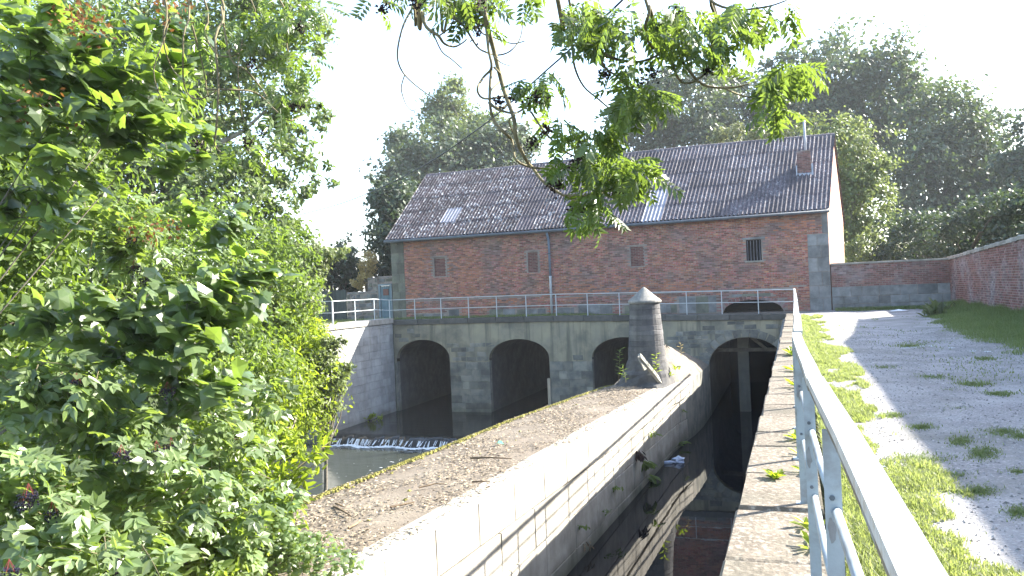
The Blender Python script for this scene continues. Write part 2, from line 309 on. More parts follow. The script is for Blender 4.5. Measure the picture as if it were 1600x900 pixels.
def compound_oval(n, L, w, droop=.3):
    V = []; Fc = []
    for i in range(n):
        side = 0 if i == n-1 else (1 if i % 2 else -1); x0 = 1-L*.9 if side == 0 else .22+.34*(i//2); ang = 1.0*side; b = len(V); c, s_ = math.cos(ang), math.sin(ang)
        for px_, py_, pz_ in ((0,0,0),(.22,-w*.42,.05),(.6,-w*.46,.04),(1,0,-.12),(.6,w*.46,.04),(.22,w*.42,.05)):
            x = x0+L*(px_*c-py_*s_); y = L*(px_*s_+py_*c); V.append((x, y, L*pz_-droop*x*x*.5-.12*abs(y)))
        Fc += [[b, b+1, b+2], [b, b+2, b+3], [b, b+3, b+4], [b, b+4, b+5]]
    return np.array(V), np.array(Fc)
ELDER = compound_oval(5, .50, .62)
def spray(tmpl, P, Rm, S, tint):
    V, Fc = tmpl; k = len(V); n = len(P)
    W = np.einsum('nij,kj->nki', Rm, V)*np.asarray(S)[:, None, None]+P[:, None]
    FF = (Fc[None]+(np.arange(n)*k)[:, None, None]).reshape(-1, Fc.shape[1])
    return W.reshape(-1, 3), FF, np.repeat(tint, len(Fc))
def foliage(name, tmpl, P, Rm, S, tint, m, parent=None):
    V, Fc, T = spray(tmpl, P, Rm, S, tint); return link(name, raw_mesh(name, V, Fc, m, T), parent)
AX = np.stack([RT, FW, UP])
def blob_leaves(blobs, n, rg, clump=.28, per=55, shell=.55, upw=.5, outw=.6, rnd=.75, flat=.75):
    """blobs: (centre xyz, radii along view right / depth / up, weight). Leaves gather in clumps, so gaps and dark hollows stay between them"""
    P = []; Nn = []; T = []
    tot = sum(b[2] for b in blobs)
    for c, r, w in blobs:
        c = np.array(c); r = np.array(r); k = max(1, int(n*w/tot/per))
        d = norm(rg.normal(size=(k, 3))); rad = (shell+(1-shell)*rg.random(k)**.6)[:, None]; q = d*rad*(1+.18*rg.normal(size=(k, 1)))
        cr = clump*r.mean()*(.55+.9*rg.random(k)); 
        off = rg.normal(size=(k, per, 3))*.55; off *= cr[:, None, None]; off[..., 2] *= flat
        pc = (q*r)@AX+c; P.append((pc[:, None]+off).reshape(-1, 3))
        o = (d@AX)[:, None]*outw+np.array([.45*upw, .2*upw, upw])+rg.normal(size=(k, per, 3))*rnd+off/np.maximum(cr[:, None, None], 1e-6)*.35
        Nn.append(o.reshape(-1, 3)); T.append((rg.random(k)[:, None]*.55+.45*rg.random((k, per))).ravel())
    return np.concatenate(P), np.concatenate(Nn), np.concatenate(T)
FARK = 1.0
def px_blob(u, v, ru, rv, d, rd=None, w=None):
    d = d*FARK
    s = d/F; rd = rd if rd else (ru+rv)/2*s
    return (at(u, v, d), (ru*s, rd, rv*s), w if w else ru*rv)
def trunk_mesh(base, tips, r, rg, wob=.25, lean_top=None):
    mb = MB(); base = np.array(base, float); tips = [np.array(t) for t in tips]; c = np.mean(tips, 0); top = max(t[2] for t in tips)
    fork = base+(c-base)*.45; fork[2] = base[2]+(c[2]-base[2])*.5
    n = 6; pts = [base+(fork-base)*i/n+np.append(rg.normal(size=2)*wob*r*(0 if i in (0,) else 1), 0) for i in range(n+1)]
    mb.tube(pts, [r*(1.35 if i == 0 else 1-.35*i/n) for i in range(n+1)], 9)
    for t in tips:
        s = pts[-1] if rg.random() < .6 else pts[-2]; mid = (s+t)/2+rg.normal(size=3)*.07*np.linalg.norm(t-s)+np.array([0,0,.08*np.linalg.norm(t-s)])
        ln = [s, s+(mid-s)*.55, mid, mid+(t-mid)*.5+rg.normal(size=3)*.03*np.linalg.norm(t-s), t]
        mb.tube(ln, [r*.5, r*.4, r*.28, r*.17, r*.05], 6)
    return mb
def tree(name, label, cat, blobs, n, leaf, m, base, trunk_r=.3, bark='bark', tmpl=RHOMB, group=None, seed=1, limbs=9, **kw):
    rg = np.random.default_rng(seed); root = empty(name, tuple(base), label, cat, group)
    P, Nn, T = blob_leaves(blobs, n, rg, **kw)
    o = foliage('crown', tmpl, P, frames(Nn, rg), leaf*FARK*(.6+.8*rg.random(len(P))), T, K[m], root); o['kind'] = 'stuff'
    idx = rg.choice(len(P), limbs, replace=False); tips = [P[i] for i in idx]+[np.array(b[0]) for b in blobs[:6]]
    trunk_mesh(base, tips, trunk_r, rg).build('trunk', K[bark], root, smooth=True)
    return root
def piece(name, me, parent, p, Rm, s):
    o = bpy.data.objects.new(name, me); COL.objects.link(o); o.parent = parent
    m4 = Matrix.Identity(4); q = np.array(p)-np.array(parent.location)
    for i in range(3):
        for j in range(3): m4[i][j] = float(Rm[i][j]*s)
        m4[i][3] = float(q[i])
    o.matrix_basis = m4
    return o
# ================================================================== GROUND, WATER
ZW = -4.4; ZR = -4.74                                   # canal and upper river level, river below the weir
def xr(y): return np.interp(y, [-10, 8.3, 27, 31, 34.6], [-5.45, -4.85, -4.07, -3.68, -3.56])      # divider, canal side
def xl(y): return np.interp(y, [-10, 10.2, 14, 19, 22, 26.3, 28, 34.6], [-8.1, -7.75, -7.52, -7.3, -7.02, -6.6, -6.3, -5.85])
def zt(y): return -1.62-.0177*np.clip(y, -10, 30)
def near_bank(x): return np.interp(x, [-40, -24, -14, -9, -7], [-14, -2, 7.0, 8.6, 9.0])          # river lies beyond this line
def left_bank(y): return np.interp(y, [-20, 5, 14, 20, 27.5, 28.0], [-60, -46, -31, -24.5, -20.2, -19.3])
def hgt(x, y):
    h = np.where(y > 47, .1+np.clip((y-60)*.06, 0, 5), 0.)-.03
    h = np.where((x > .1) & (x < 6.4) & (y < 36.7), -.16, h)
    h = np.where((x > 12), h+np.clip((x-12)*.05, 0, 4), h)
    h = np.where((x < -19.2) & (y > 28), .2, h)
    lb = left_bank(y); d = lb-x
    h = np.where((y <= 28.0) & (x < lb), np.minimum(.2, -4.9+d*.9), h)
    inr = (x >= lb) & (x < -6.5) & (y < 46.5)
    h = np.where(inr, -5.6, h)
    nb = near_bank(x)-y
    h = np.where((x < -6.0) & (nb > 0) & (y < 20), np.minimum(-2.15, -5.2+nb*1.2), h)
    h = np.where((x >= -6.5) & (x <= -.2) & (y < 46.5), -5.8, h)
    return h
gx = np.unique(np.round(np.concatenate([[-900,-400,-200,-120,-80], np.arange(-60, -19.6, .8), [-19.45,-19.25], np.arange(-18.6, -.7, .6), [-.25, -.15], np.arange(.3, 14, .6), np.arange(15, 60, 3), [80,120,200,400,900]]), 3))
gy = np.unique(np.round(np.concatenate([[-300,-100,-40,-20], np.arange(-10, 27.6, .6), [27.95, 28.05], np.arange(28.6, 46, .8), [46.45, 46.55], np.arange(47.5, 75, 1.5), [80,100,150,250,500,1500]]), 3))
GX, GY = np.meshgrid(gx, gy); GZ = hgt(GX, GY)+.04*rng.normal(size=GX.shape)*((GX < -20) | (GX > 12))
V, Fc = grid_mesh(np.stack([GX, GY, GZ], -1)); tag(link('ground', raw_mesh('ground', V, Fc, K['ground'], smooth=True)), kind='structure')
pxs = np.linspace(.2, 6.2, 25); pys = np.linspace(-6, 36.6, 120); PX, PY = np.meshgrid(pxs, pys)
PZ = -.012+.02*np.sin(PX*2.1+PY*.7)*np.sin(PY*.45)-.03*np.exp(-((PX-2.6)/.5)**2)
V, Fc = grid_mesh(np.stack([PX, PY, PZ], -1)); tag(link('gravel_path', raw_mesh('gravel_path', V, Fc, K['gravel'], smooth=True)), kind='structure')
def sheet(name, pts, m, **kw):
    o = link(name, raw_mesh(name, pts, [list(range(len(pts)))], m)); return tag(o, kind='structure', **kw)
sheet('canal_water', [(-5.6,-8,ZW),(-.2,-8,ZW),(-.2,46.4,ZW),(-5.6,46.4,ZW)], K['canal'])
sheet('upper_river_water', [(-19.15,28.7,ZW),(-5.7,28.7,ZW),(-5.7,46.4,ZW),(-19.15,46.4,ZW)], K['upper'])
sheet('lower_river_water', [(-70,-20,ZR),(-7.0,-20,ZR),(-5.7,28.68,ZR),(-22,28.68,ZR),(-70,28,ZR)], K['river'])
# ================================================================== WEIR
weir = empty('weir', (-13, 28.6, -5), 'low stone weir sill with white water falling over it in front of the arches', 'weir')
mb = MB()
xs_ = np.linspace(-19.1, -6.1, 26)
for i in range(25):
    mb.block(((xs_[i]+xs_[i+1])/2, 28.55+random.uniform(-.06, .06), ZW-.32+random.uniform(-.015, .01)), (1,0,0), (0,1,0), (0,0,1), xs_[1]-xs_[0]-.03, .5, .5, t=random.random())
mb.build('sill', K['rock'], weir)
rows = []
for x in np.linspace(-19.05, -6.1, 160):
    w = .10*math.sin(x*3.1)+.07*math.sin(x*7.7+1)+random.uniform(-.05, .05)
    rows.append([(x, 28.75, ZW+.006), (x, 28.4+w*.5, ZW-.0), (x, 28.18+w, ZW-.12), (x, 28.02+w*1.3, ZR+.12), (x, 27.92+w*1.6, ZR+.01), (x, 27.8+w*1.6, ZR-.02)])
V, Fc = grid_mesh(np.array(rows)); link('falling_water', raw_mesh('falling_water', V, Fc, K['upper'], smooth=True), weir)
mb = MB()
for i in range(230):      # strands of white water on the drop
    x = random.uniform(-19, -6.2); w = .10*math.sin(x*3.1)+.07*math.sin(x*7.7+1); s = random.uniform(.008, .03); e = random.uniform(.3, 1)
    p = Vector((x, 28.16+w*.9, ZW-.1)); q = Vector((x+random.uniform(-.05, .05), 27.93+w*1.4, ZW-.1-.3*e-.03))
    mb.add([p+Vector((-s*.4, -.03, 0)), p+Vector((s*.4, -.03, 0)), q+Vector((s, -.06, 0)), q+Vector((-s, -.06, 0))], [(0,1,2,3)], random.random())
mb.build('white_strands', K['foam'], weir, kind='stuff')
mb = MB()
for i in range(1250):      # froth at the foot and streaks drifting off
    x = random.uniform(-19, -6.3); y = 27.74-abs(random.gauss(0, .10))+.2*math.sin(x*3.1)*.7
    if i > 1050:
        y = random.uniform(22.5, 27.4); x = -10.6+random.gauss(0, 1.9)+(27-y)*-.25
    s = random.uniform(.02, .085)*(1 if i < 1050 else .5); a = random.uniform(1, 2.6)
    z = ZR+.006+random.random()*.035*(i < 1050)
    mb.add([(x-s*a, y, z), (x, y-s*.6, z+.004), (x+s*a, y, z), (x, y+s*.6, z+.004), (x, y, z+s*.45*(i < 1050)+.004)], [(0,1,4),(1,2,4),(2,3,4),(3,0,4)], random.random())
mb.build('froth', K['foam'], weir, kind='stuff')
# ================================================================== DIVIDER WALL between river and canal
div = empty('divider_wall', (-6, 14, -5), 'long sunlit concrete and stone wall between the river and the canal, littered with dead leaves', 'wall')
ys = np.concatenate([np.arange(-6, 30.01, .75), [30.8]])
P = []
for y in ys:
    a, b, z = xl(y), xr(y)-.30, zt(y)
    P.append([(a+.10, y, -5.8), (a, y, z-.16), (a+.1, y, z-.03)]+[(a+(b-a)*f, y, z+.05*math.sin(math.pi*f)*1.2+random.uniform(-.012, .012)-.01) for f in np.linspace(.12, 1, 9)]+[(b+.02, y, -5.8)])
V, Fc = grid_mesh(np.array(P)); link('core', raw_mesh('core', V, Fc, K['soil'], smooth=False), div)
mb = MB()
def along(y0, y1, zc, dv, proud, dep, m, name, top=0, t=.5, lab=None):
    """one stone of the canal side"""
    b = MB(); yc = (y0+y1)/2; u = Vector((xr(y1)-xr(y0), y1-y0, (zt(y1)-zt(y0)) if top else 0)).normalized()
    n = Vector((u.y, -u.x, 0)).normalized(); b.block(Vector((xr(yc), yc, zc))+n*proud, u, (0,0,1), n, y1-y0-.014, dv-.014, dep, ch=.012, jit=.005, t=t)
    o = b.build(name, m, div); return o
y = -5.0
while y < 30.5:
    L_ = random.uniform(1.25, 1.6); y1 = min(y+L_, 30.6); zc = zt((y+y1)/2)
    along(y, y1, zc-.34+.02, .68, .03, .52, K['concrete'], 'coping_stone', top=1, t=random.random()); y = y1
for row, (zo, dv) in enumerate(((-1.07, .74), (-1.82, .74), (-2.55, .72))):
    y = -5.0-random.random()
    while y < 30.4:
        L_ = random.uniform(1.5, 2.1); y1 = min(y+L_, 30.6); zc = zt((y+y1)/2)+zo
        along(y, y1, zc, dv, 0, .3, K['concrete'], 'face_stone', top=1, t=random.random()); y = y1
# litter on the top
mb = MB(); 
for i in range(26000):
    y = 4+22.5*random.random()**1.5; f = random.betavariate(1.3, 1.2); a, b = xl(y)+.06, xr(y)-.12; x = a+(b-a)*f
    if math.sin(x*2.3+y*1.1)+math.sin(y*2.9-x*3.7)+random.gauss(0, .8) < -.6: continue
    z = zt(y)+.06*math.sin(math.pi*f)+.012+random.random()*.012; s = random.uniform(.013, .045); an = random.uniform(0, 6.28); w = s*random.choice((.18, .3, .6))
    ca, sa = math.cos(an)*s, math.sin(an)*s; cb, sb = -math.sin(an)*w, math.cos(an)*w; r = lambda: random.uniform(-.006, .016)
    mb.add([(x-ca, y-sa, z+r()), (x-cb, y-sb, z+r()), (x+ca, y+sa, z+r()), (x+cb, y+sb, z+r())], [(0,1,2,3)], random.random())
mb.build('leaf_litter', K['litter'], kind='stuff', label='dry brown leaf litter and bits of bark strewn along the top of the divider wall', cat='leaf litter')
mb = MB()
for i in range(2600):      # moss cushions along the river edge
    y = random.uniform(9, 27); x = xl(y)+.02+abs(random.gauss(0, .15)); s = random.uniform(.015, .045); z = zt(y)-.03+(x-xl(y))*.25
    if i > 2250: x = xl(y)+random.uniform(.1, 2); 
    if i > 2250 and math.sin(x*5)+math.sin(y*4.1) < 1.0: continue
    if i > 2250: z = zt(y)+.045
    mb.add([(x-s, y-s, z), (x+s, y-s, z), (x+s, y+s, z), (x-s, y+s, z), (x+random.uniform(-.3, .3)*s, y, z+s*.8)], [(0,1,4),(1,2,4),(2,3,4),(3,0,4)], random.random())
mb.build('moss', K['moss'], kind='stuff', label='yellow green moss along the river edge of the divider wall', cat='moss')
def twig(p, q, r, lab, bend=.06):
    p = Vector(p); q = Vector(q); m_ = (p+q)/2+Vector((random.uniform(-bend, bend), random.uniform(-bend, bend), random.uniform(0, .03)))
    b = MB(); b.tube([p, (p+m_)/2+Vector((.01, 0, 0)), m_, (m_+q)/2, q], [r, r, r*.8, r*.7, r*.4], 6)
    b.build('fallen_twig', K['stick'], label=lab, cat='twig', group='dead twigs lying on the divider wall')
def dtop(u, v):
    p = on_z(u, v, -1.85)
    return (p[0], p[1], zt(p[1])+.085)
for (a, b, r, lab) in (((735,721),(800,722),.022,'straight dead twig lying across the middle of the divider wall'),
                       ((522,805),(548,820),.02,'short curved twig on the litter near the leafy end of the divider wall'),
                       ((525,800),(540,806),.016,'forked bit of twig beside the short curved twig on the divider wall'),
                       ((738,762),(766,761),.018,'stubby dark twig lying near the coping of the divider wall'),
                       ((610,806),(648,797),.02,'thin dead twig lying midway across the divider wall'),
                       ((655,772),(700,766),.014,'slender bleached twig on the litter of the divider wall'),
                       ((545,842),(566,830),.018,'dark twig half under ivy at the near end of the divider wall')):
    twig(dtop(*a), dtop(*b), r, lab)
p = dtop(780, 698); mb = MB(); mb.add([(p[0]-.09, p[1], p[2]), (p[0], p[1]-.07, p[2]+.05), (p[0]+.1, p[1]+.02, p[2]+.01), (p[0]+.02, p[1]+.1, p[2]+.06), (p[0], p[1], p[2]+.09)], [(0,1,4),(1,2,4),(2,3,4),(3,0,4)])
mb.build('scrap', K['green_scrap'], label='small bright green scrap of plastic on the divider wall', cat='litter')
# sloping mound at the far end, against the bridge pier
mb = MB(); ap = Vector((-4.85, 31.2, -1.0)); ring = [(-6.25, 27.6), (-5.3, 26.9), (-4.45, 27.4), (-3.97, 28.3), (-3.72, 30.2), (-3.6, 32.0), (-3.56, 34.55), (-5.0, 34.55), (-5.8, 34.55), (-6.1, 31)]
P = []
for f in np.linspace(0, 1, 6):
    P.append([(x+(ap.x-x)*f+random.uniform(-.05, .05)*f*(1-f)*4, y+(ap.y-y)*f, (zt(y)-.02)+(ap.z-zt(y)+.02)*f**.85+random.uniform(-.04, .04)*f) for x, y in ring+ring[:1]])
V, Fc = grid_mesh(np.array(P)); link('end_mound', raw_mesh('end_mound', V, Fc, K['slab']), div)
P = [[(x, y, -5.8) for x, y in ring+ring[:1]], [(x, y, zt(y)-.02) for x, y in ring+ring[:1]]]
V, Fc = grid_mesh(np.array(P)); link('mound_base', raw_mesh('mound_base', V, Fc, K['pier_stone']), div)
# ================================================================== STONE TURRET on the divider end
TC = (-4.95, 27.35); tz = -2.02
tur = empty('stone_turret', (TC[0], TC[1], tz), 'round tapering grey stone turret with a conical cap at the end of the divider wall', 'turret')
mb = MB(); pr = []
for k in range(9):
    f = k/8; pr.append((1.22-.52*f**.55+random.uniform(-.03, .03), -.1+.95*f))
mb.lathe((TC[0], TC[1], tz), [(1.45, -.15)]+pr, 22, jit=.05); mb.V = [(min(x, float(xr(y))-.10-.12*max(0, z+2.0)), y, z) for x, y, z in mb.V]; mb.build('foot', K['turret'], tur)
zc = .62
for k in range(12):
    h = .165+.02*(k % 3); r0 = .68-.0125*k*1.0; r1 = r0-.010; j = random.uniform(-.006, .006); b = MB()
    b.lathe((TC[0]+random.uniform(-.005, .005), TC[1], tz), [(r0+j-.012, zc), (r0+j, zc+.012), (r1+j, zc+h-.014), (r1+j-.012, zc+h-.002)], 28, jit=.004, t=random.random()); b.build('stone_course', K['turret'], tur); zc += h
b = MB(); b.lathe((TC[0], TC[1], tz), [(.52, zc), (.585, zc+.01), (.60, zc+.05), (.585, zc+.10), (.31, zc+.33), (.05, zc+.56), (.015, zc+.58)], 26, jit=.01); b.build('conical_cap', K['cap'], tur)
beam = empty('broken_beam', (-4.3, 26.2, -2), 'broken pale concrete beam leaning up against the foot of the stone turret', 'beam')
p0 = np.array([-4.32, 26.75, -2.02]); p1 = at(999, 556, 26.0)
mb = MB(); mb.bar(p0, p1, .24, .10, up=(.5, -.4, .76)); mb.build('shaft', K['coping_pale'], beam)
mb = MB(); p2 = at(1008, 578, 26.0); mb.bar(p1+np.array([-.02,-.02,.0]), p2, .16, .05, up=(.5, -.4, .76)); mb.build('bent_end', K['coping_pale'], beam)
# ================================================================== CANAL WALL on the right with its coping slabs
cw = empty('canal_wall', (-.15, 15, -5), 'stone canal wall with weathered coping slabs under the painted railing', 'wall')
mb = MB(); mb.box((-.40, -7, -5.8), (.30, 34.4, -.215)); mb.build('wall_body', K['pier_stone'], cw)
for row in range(6):
    y = -2-random.random()
    while y < 34:
        L_ = random.uniform(.9, 1.5); y1 = min(y+L_, 34.4)
        b = MB(); b.block((-.43+.0045*(y+y1)/2, (y+y1)/2, -.21-.35-row*.7), (0,1,0), (0,0,1), (-1,0,0), y1-y-.02, .68, .12, t=random.random()); b.build('wall_stone', K['pier_stone'], cw); y = y1
y = -3.2
def sx(y): return -.425+.0048*y, .115+.0045*y
while y < 34.3:
    L_ = random.uniform(.62, 1.05); y1 = min(y+L_, 34.45); a, c = sx((y+y1)/2); dz = random.uniform(-.012, .008); b = MB()
    w = random.uniform(-.012, .012)
    b.block(((a+c)/2+w, (y+y1)/2, dz), (1,0,0), (0,1,0), (0,0,1), c-a, y1-y-.016, .21, ch=.018, jit=.009, t=random.random()); b.build('coping_slab', K['slab'], cw); y = y1
# railing on it
rl = empty('wall_railing', (.15, 12, 0), 'pale blue grey flaking railing running along the right canal wall to the bridge', 'railing')
RX = [(-3, .18), (1.0, .163), (2.1, .134), (3.0, .098), (3.6, .076), (4.2, .066), (5.0, .044), (6.1, .024), (7, .022), (9, .036), (15, .06), (22, .08), (33.2, .10)]
def rx(y): return float(np.interp(y, [a for a, _ in RX], [b for _, b in RX]))
seg = [-2.5, .4, 3.55, 6.6, 9.6, 15, 21, 27, 33.25]
for i in range(len(seg)-1):
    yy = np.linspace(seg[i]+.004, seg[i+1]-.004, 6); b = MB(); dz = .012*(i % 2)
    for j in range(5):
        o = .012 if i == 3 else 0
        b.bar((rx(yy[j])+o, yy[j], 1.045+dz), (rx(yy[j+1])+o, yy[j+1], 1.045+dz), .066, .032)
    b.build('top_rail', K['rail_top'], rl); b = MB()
    for j in range(5): b.bar((rx(yy[j])+o, yy[j], 1.018+dz), (rx(yy[j+1])+o, yy[j+1], 1.018+dz), .060, .020)
    b.build('rusty_channel', K['rail_rust'], rl)
py = [-1.4+1.36*k for k in range(26)]; py = [y for y in py if y < 33.3]
for k, y in enumerate(py):
    b = MB(); x = rx(y)-.012; b.box((x-.026, y-.006, -.01), (x+.026, y+.006, 1.005)); b.box((x+.014, y+.007, -.01), (x+.026, y+.045, 1.005))
    po = b.build('post', K['rail'], rl)
    b = MB(); b.box((x-.055, y-.05, .0), (x+.055, y+.055, .012))
    b.build('base_plate', K['rail'], po)
    for zz in (.755, .44): b = MB(); b.tube([(x-.004, y-.012, zz+.03), (x-.004, y-.006, zz+.03)], .009, 6); b.build('bolt', K['zinc'], po)
    if k in (2, 3, 4, 5): b = MB(); q = random.uniform(.55, .9); b.add([(x-.018+.014*math.cos(a_)*random.uniform(.5, 1.2)+.008, y-.0075, q+.05*math.sin(a_)*random.uniform(.4, 1.3)) for a_ in np.linspace(0, 6.0, 13)], [tuple(range(13))]); b.build('flaked_patch', K['bare_metal'], po)
for zz in (.74, .42):
    for i in range(len(py)-1):
        b = MB(); b.tube([(rx(py[i])-.004, py[i]+.008, zz), (rx((py[i]+py[i+1])/2)-.004, (py[i]+py[i+1])/2, zz-.004), (rx(py[i+1])-.004, py[i+1]-.008, zz)], .016, 10); b.build('mid_rail', K['rail'], rl, smooth=True)
# ================================================================== BRIDGE with four arches
BY = 34.6
ARCH = [(-17.5, 1.47, -1.75, .95), (-12.40, 1.52, -1.78, .92), (-7.3, 1.5, -1.80, .93), (-1.95, 1.6, -2.24, 1.26)]   # centre, half width, springing, rise
def ztop(x): return float(np.interp(x, [-19.2, -10.7, -.4, 3], [.24, .20, 0, 0]))
br = empty('arched_bridge', (-10, BY+1, -5), 'old stone bridge with four dark arches and a rendered face below the brick mill', 'bridge')
def soffit(x):
    for c, h, s, r in ARCH:
        if abs(x-c) < h: return s+r*math.sqrt(max(0, 1-((x-c)/h)**2))
    return None
XL, XRR = -19.1, .05
mb = MB(); xs_ = sorted(set([XL, XRR]+[c+h*math.sin(a)*.9999 for c, h, s, r in ARCH for a in np.linspace(-math.pi/2, math.pi/2, 25)]+list(np.arange(-19, 0, .5))))
xs_ = [x for x in xs_ if x <= XRR]
for a, b in zip(xs_[:-1], xs_[1:]):      # rendered face with its arches cut out
    m_ = (a+b)/2; s = soffit(m_)
    if s is None: za = zb = -1.95 if not (-5.85 < m_ < -3.5) else -2.2
    else:
        sa, sb = soffit(a+1e-4) or 0, soffit(b-1e-4) or 0; za, zb = sa if soffit(a+1e-4) else s, sb if soffit(b-1e-4) else s
    ta, tb = ztop(a)-.27, ztop(b)-.27
    mb.add([(a, BY, za), (b, BY, zb), (b, BY, tb), (a, BY, ta), (a, BY+.3, za), (b, BY+.3, zb)], [(0,1,2,3), (0,4,5,1)])
mb.build('rendered_face', K['render_coat'], br)
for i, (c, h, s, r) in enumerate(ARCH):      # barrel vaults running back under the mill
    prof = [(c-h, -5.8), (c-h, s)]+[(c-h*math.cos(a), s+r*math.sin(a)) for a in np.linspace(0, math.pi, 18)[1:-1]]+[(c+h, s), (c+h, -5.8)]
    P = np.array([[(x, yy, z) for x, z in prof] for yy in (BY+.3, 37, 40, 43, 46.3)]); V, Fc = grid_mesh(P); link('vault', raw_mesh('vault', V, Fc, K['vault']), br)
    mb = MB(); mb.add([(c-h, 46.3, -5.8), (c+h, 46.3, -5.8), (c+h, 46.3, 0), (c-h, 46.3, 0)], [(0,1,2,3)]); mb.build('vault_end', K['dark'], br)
piers = [(-19.1, -18.97), (-16.03, -13.92), (-10.88, -8.8), (-5.8, -3.55), (-.35, .05)]
for (a, b) in piers:
    z = -5.2
    zend = -1.95 if a > -17 or a < -18 else -1.95
    if b-a < .3:
        q = MB(); q.box((a+.002, BY+.01, -5.8), (b-.002, BY+.35, -1.9)); q.build('pier_core', K['pier_stone'], br); continue
    q = MB(); q.box((a+.004, BY+.012, -5.8), (b-.004, BY+.4, -1.9)); q.build('pier_core', K['pier_stone'], br)
    while z < zend-.05:
        dv = min(random.choice((.30, .34, .38)), zend-z); x = a
        if zend-z-dv < .12: dv = zend-z
        while x < b-.02:
            du = random.uniform(.36, .8); 
            if b-x-du < .25: du = b-x
            t = MB(); t.block((x+du/2, BY-.004, z+dv/2), (1,0,0), (0,0,1), (0,-1,0), du-.014, dv-.014, .22, ch=.014, jit=.008, t=random.random()); t.build('pier_stone', K['pier_stone'], br); x += du
        z += dv
# bared stones where the render has fallen off, mostly over the canal arch
def bare(x0, x1, z0, z1, dens, keymat='pier_stone'):
    z = z0
    while z < z1:
        dv = random.uniform(.15, .28); x = x0+random.uniform(-.2, .1)
        while x < x1:
            du = random.uniform(.25, .6); cx_, cz_ = x+du/2, z+dv/2; s = max([q for q in (soffit(x), soffit(x+du), soffit(cx_)) if q is not None] or [-9])
            if random.random() < dens and s < z+.02 and cz_+dv/2 < ztop(cx_)-.29 and x+du < XRR:
                t = MB(); t.block((cx_, BY-random.uniform(.008, .02), cz_), (1,0,0), (0,0,1), (0,-1,0), du-.02, dv-.02, .1, ch=.014, jit=.012, t=random.random()); t.build('bared_stone', K[keymat], br)
            x += du
        z += dv
bare(-5.3, -3.4, -1.95, -.7, .75); bare(-3.6, .0, -1.3, -.3, .7); bare(-16.1, -13.8, -1.9, -1.2, .7); bare(-18.9, -17.6, -.9, -.4, .45); bare(-10.9, -8.8, -1.9, -1.7, .8)
c, h, s, r = ARCH[3]
for k in range(15):
    a0, a1 = math.pi*k/15, math.pi*(k+1)/15; am = (a0+a1)/2; p = Vector((c-h*math.cos(am), BY-.02, s+r*math.sin(am))); o_ = Vector((-math.cos(am)/h, 0, math.sin(am)/r)).normalized(); t_ = Vector((o_.z, 0, -o_.x))
    if p.x+o_.x*.3 > XRR: continue
    t = MB(); t.block(p+o_*.17, t_, o_, (0,-1,0), 2*abs(math.sin((a1-a0)/2))*math.hypot(h*math.sin(am), r*math.cos(am))-.015, .33, .2, ch=.012, jit=.008, t=random.random()); t.build('arch_stone', K['pier_stone'], br)
x = XL
while x < XRR-.02:      # coping
    L_ = random.uniform(1.1, 1.5); x1 = min(x+L_, XRR+.0)
    if XRR-x1 < .4: x1 = XRR
    z = ztop((x+x1)/2); sl = (ztop(x1)-ztop(x))/(x1-x)
    t = MB(); t.block(((x+x1)/2, BY-.07, z-.135), (1,0,sl), (-sl,0,1), (0,-1,0), x1-x-.012, .262, .55, ch=.015, jit=.006, t=random.random()); t.build('coping_stone', K['coping_dark'], br); x = x1
P = [[(x, yy, ztop(x)-.03) for yy in (BY+.3, 36.62)] for x in (XL, -10.7, -.4, .3)]; V, Fc = grid_mesh(np.array(P)); link('deck', raw_mesh('deck', V, Fc, K['soil']), br)
# sluice frame inside the canal arch
sl_ = empty('sluice_frame', (-2.1, 36, -4), 'grey timber post with a cross beam and brace standing inside the canal arch', 'sluice')
mb = MB(); mb.box((-2.40, 35.85, -5.7), (-1.93, 36.25, -1.0)); mb.build('post', K['timber'], sl_)
mb = MB(); mb.bar((-3.5, 35.8, -1.62), (-.4, 35.8, -1.62), .12, .16); mb.build('cross_beam', K['bark'], sl_)
mb = MB(); mb.bar((-1.85, 35.78, -1.0), (-1.15, 35.78, -1.6), .12, .14); mb.build('brace', K['bark'], sl_)
mb = MB(); mb.box((-10.99, 34.50, -5.6), (-10.86, 34.64, -2.75)); mb.build('pale_upright', K['upright_pale'], label='pale upright strip at the side of the second arch from the wing wall', cat='timber post')  # narrow pale box along the jamb of the second arch
# ================================================================== WING WALL on the far left
ww = empty('wing_wall', (-19.3, 31, -5), 'pale ashlar wing wall turning from the bridge towards the bushes', 'wall')
mb = MB(); mb.box((-19.9, 27.9, -5.8), (-19.13, 34.58, .06)); mb.build('wall_body', K['wing_stone'], ww)
z = -5.1
while z < .04:
    dv = .42 if z < -3 else .36; dv = min(dv, .05-z); y = 27.9-random.random()*.4
    while y < 34.55:
        L_ = random.uniform(.7, 1.3); y1 = min(y+L_, 34.57); y0 = max(y, 27.9)
        if y1-y0 > .1:
            t = MB(); t.block((-19.10, (y0+y1)/2, z+dv/2), (0,1,0), (0,0,1), (1,0,0), y1-y0-.01, dv-.01, .2, ch=.007, jit=.004, t=random.random()); t.build('ashlar_stone', K['wing_stone'], ww)
        y = y1
    z += dv
y = 27.6
while y < 34.5:
    y1 = min(y+1.15, 34.56); t = MB(); t.block((-19.03, (y+y1)/2, .20), (0,1,0), (0,0,1), (1,0,0), y1-y-.012, .26, .9, t=random.random()); t.build('coping_stone', K['coping_pale'], ww); y = y1
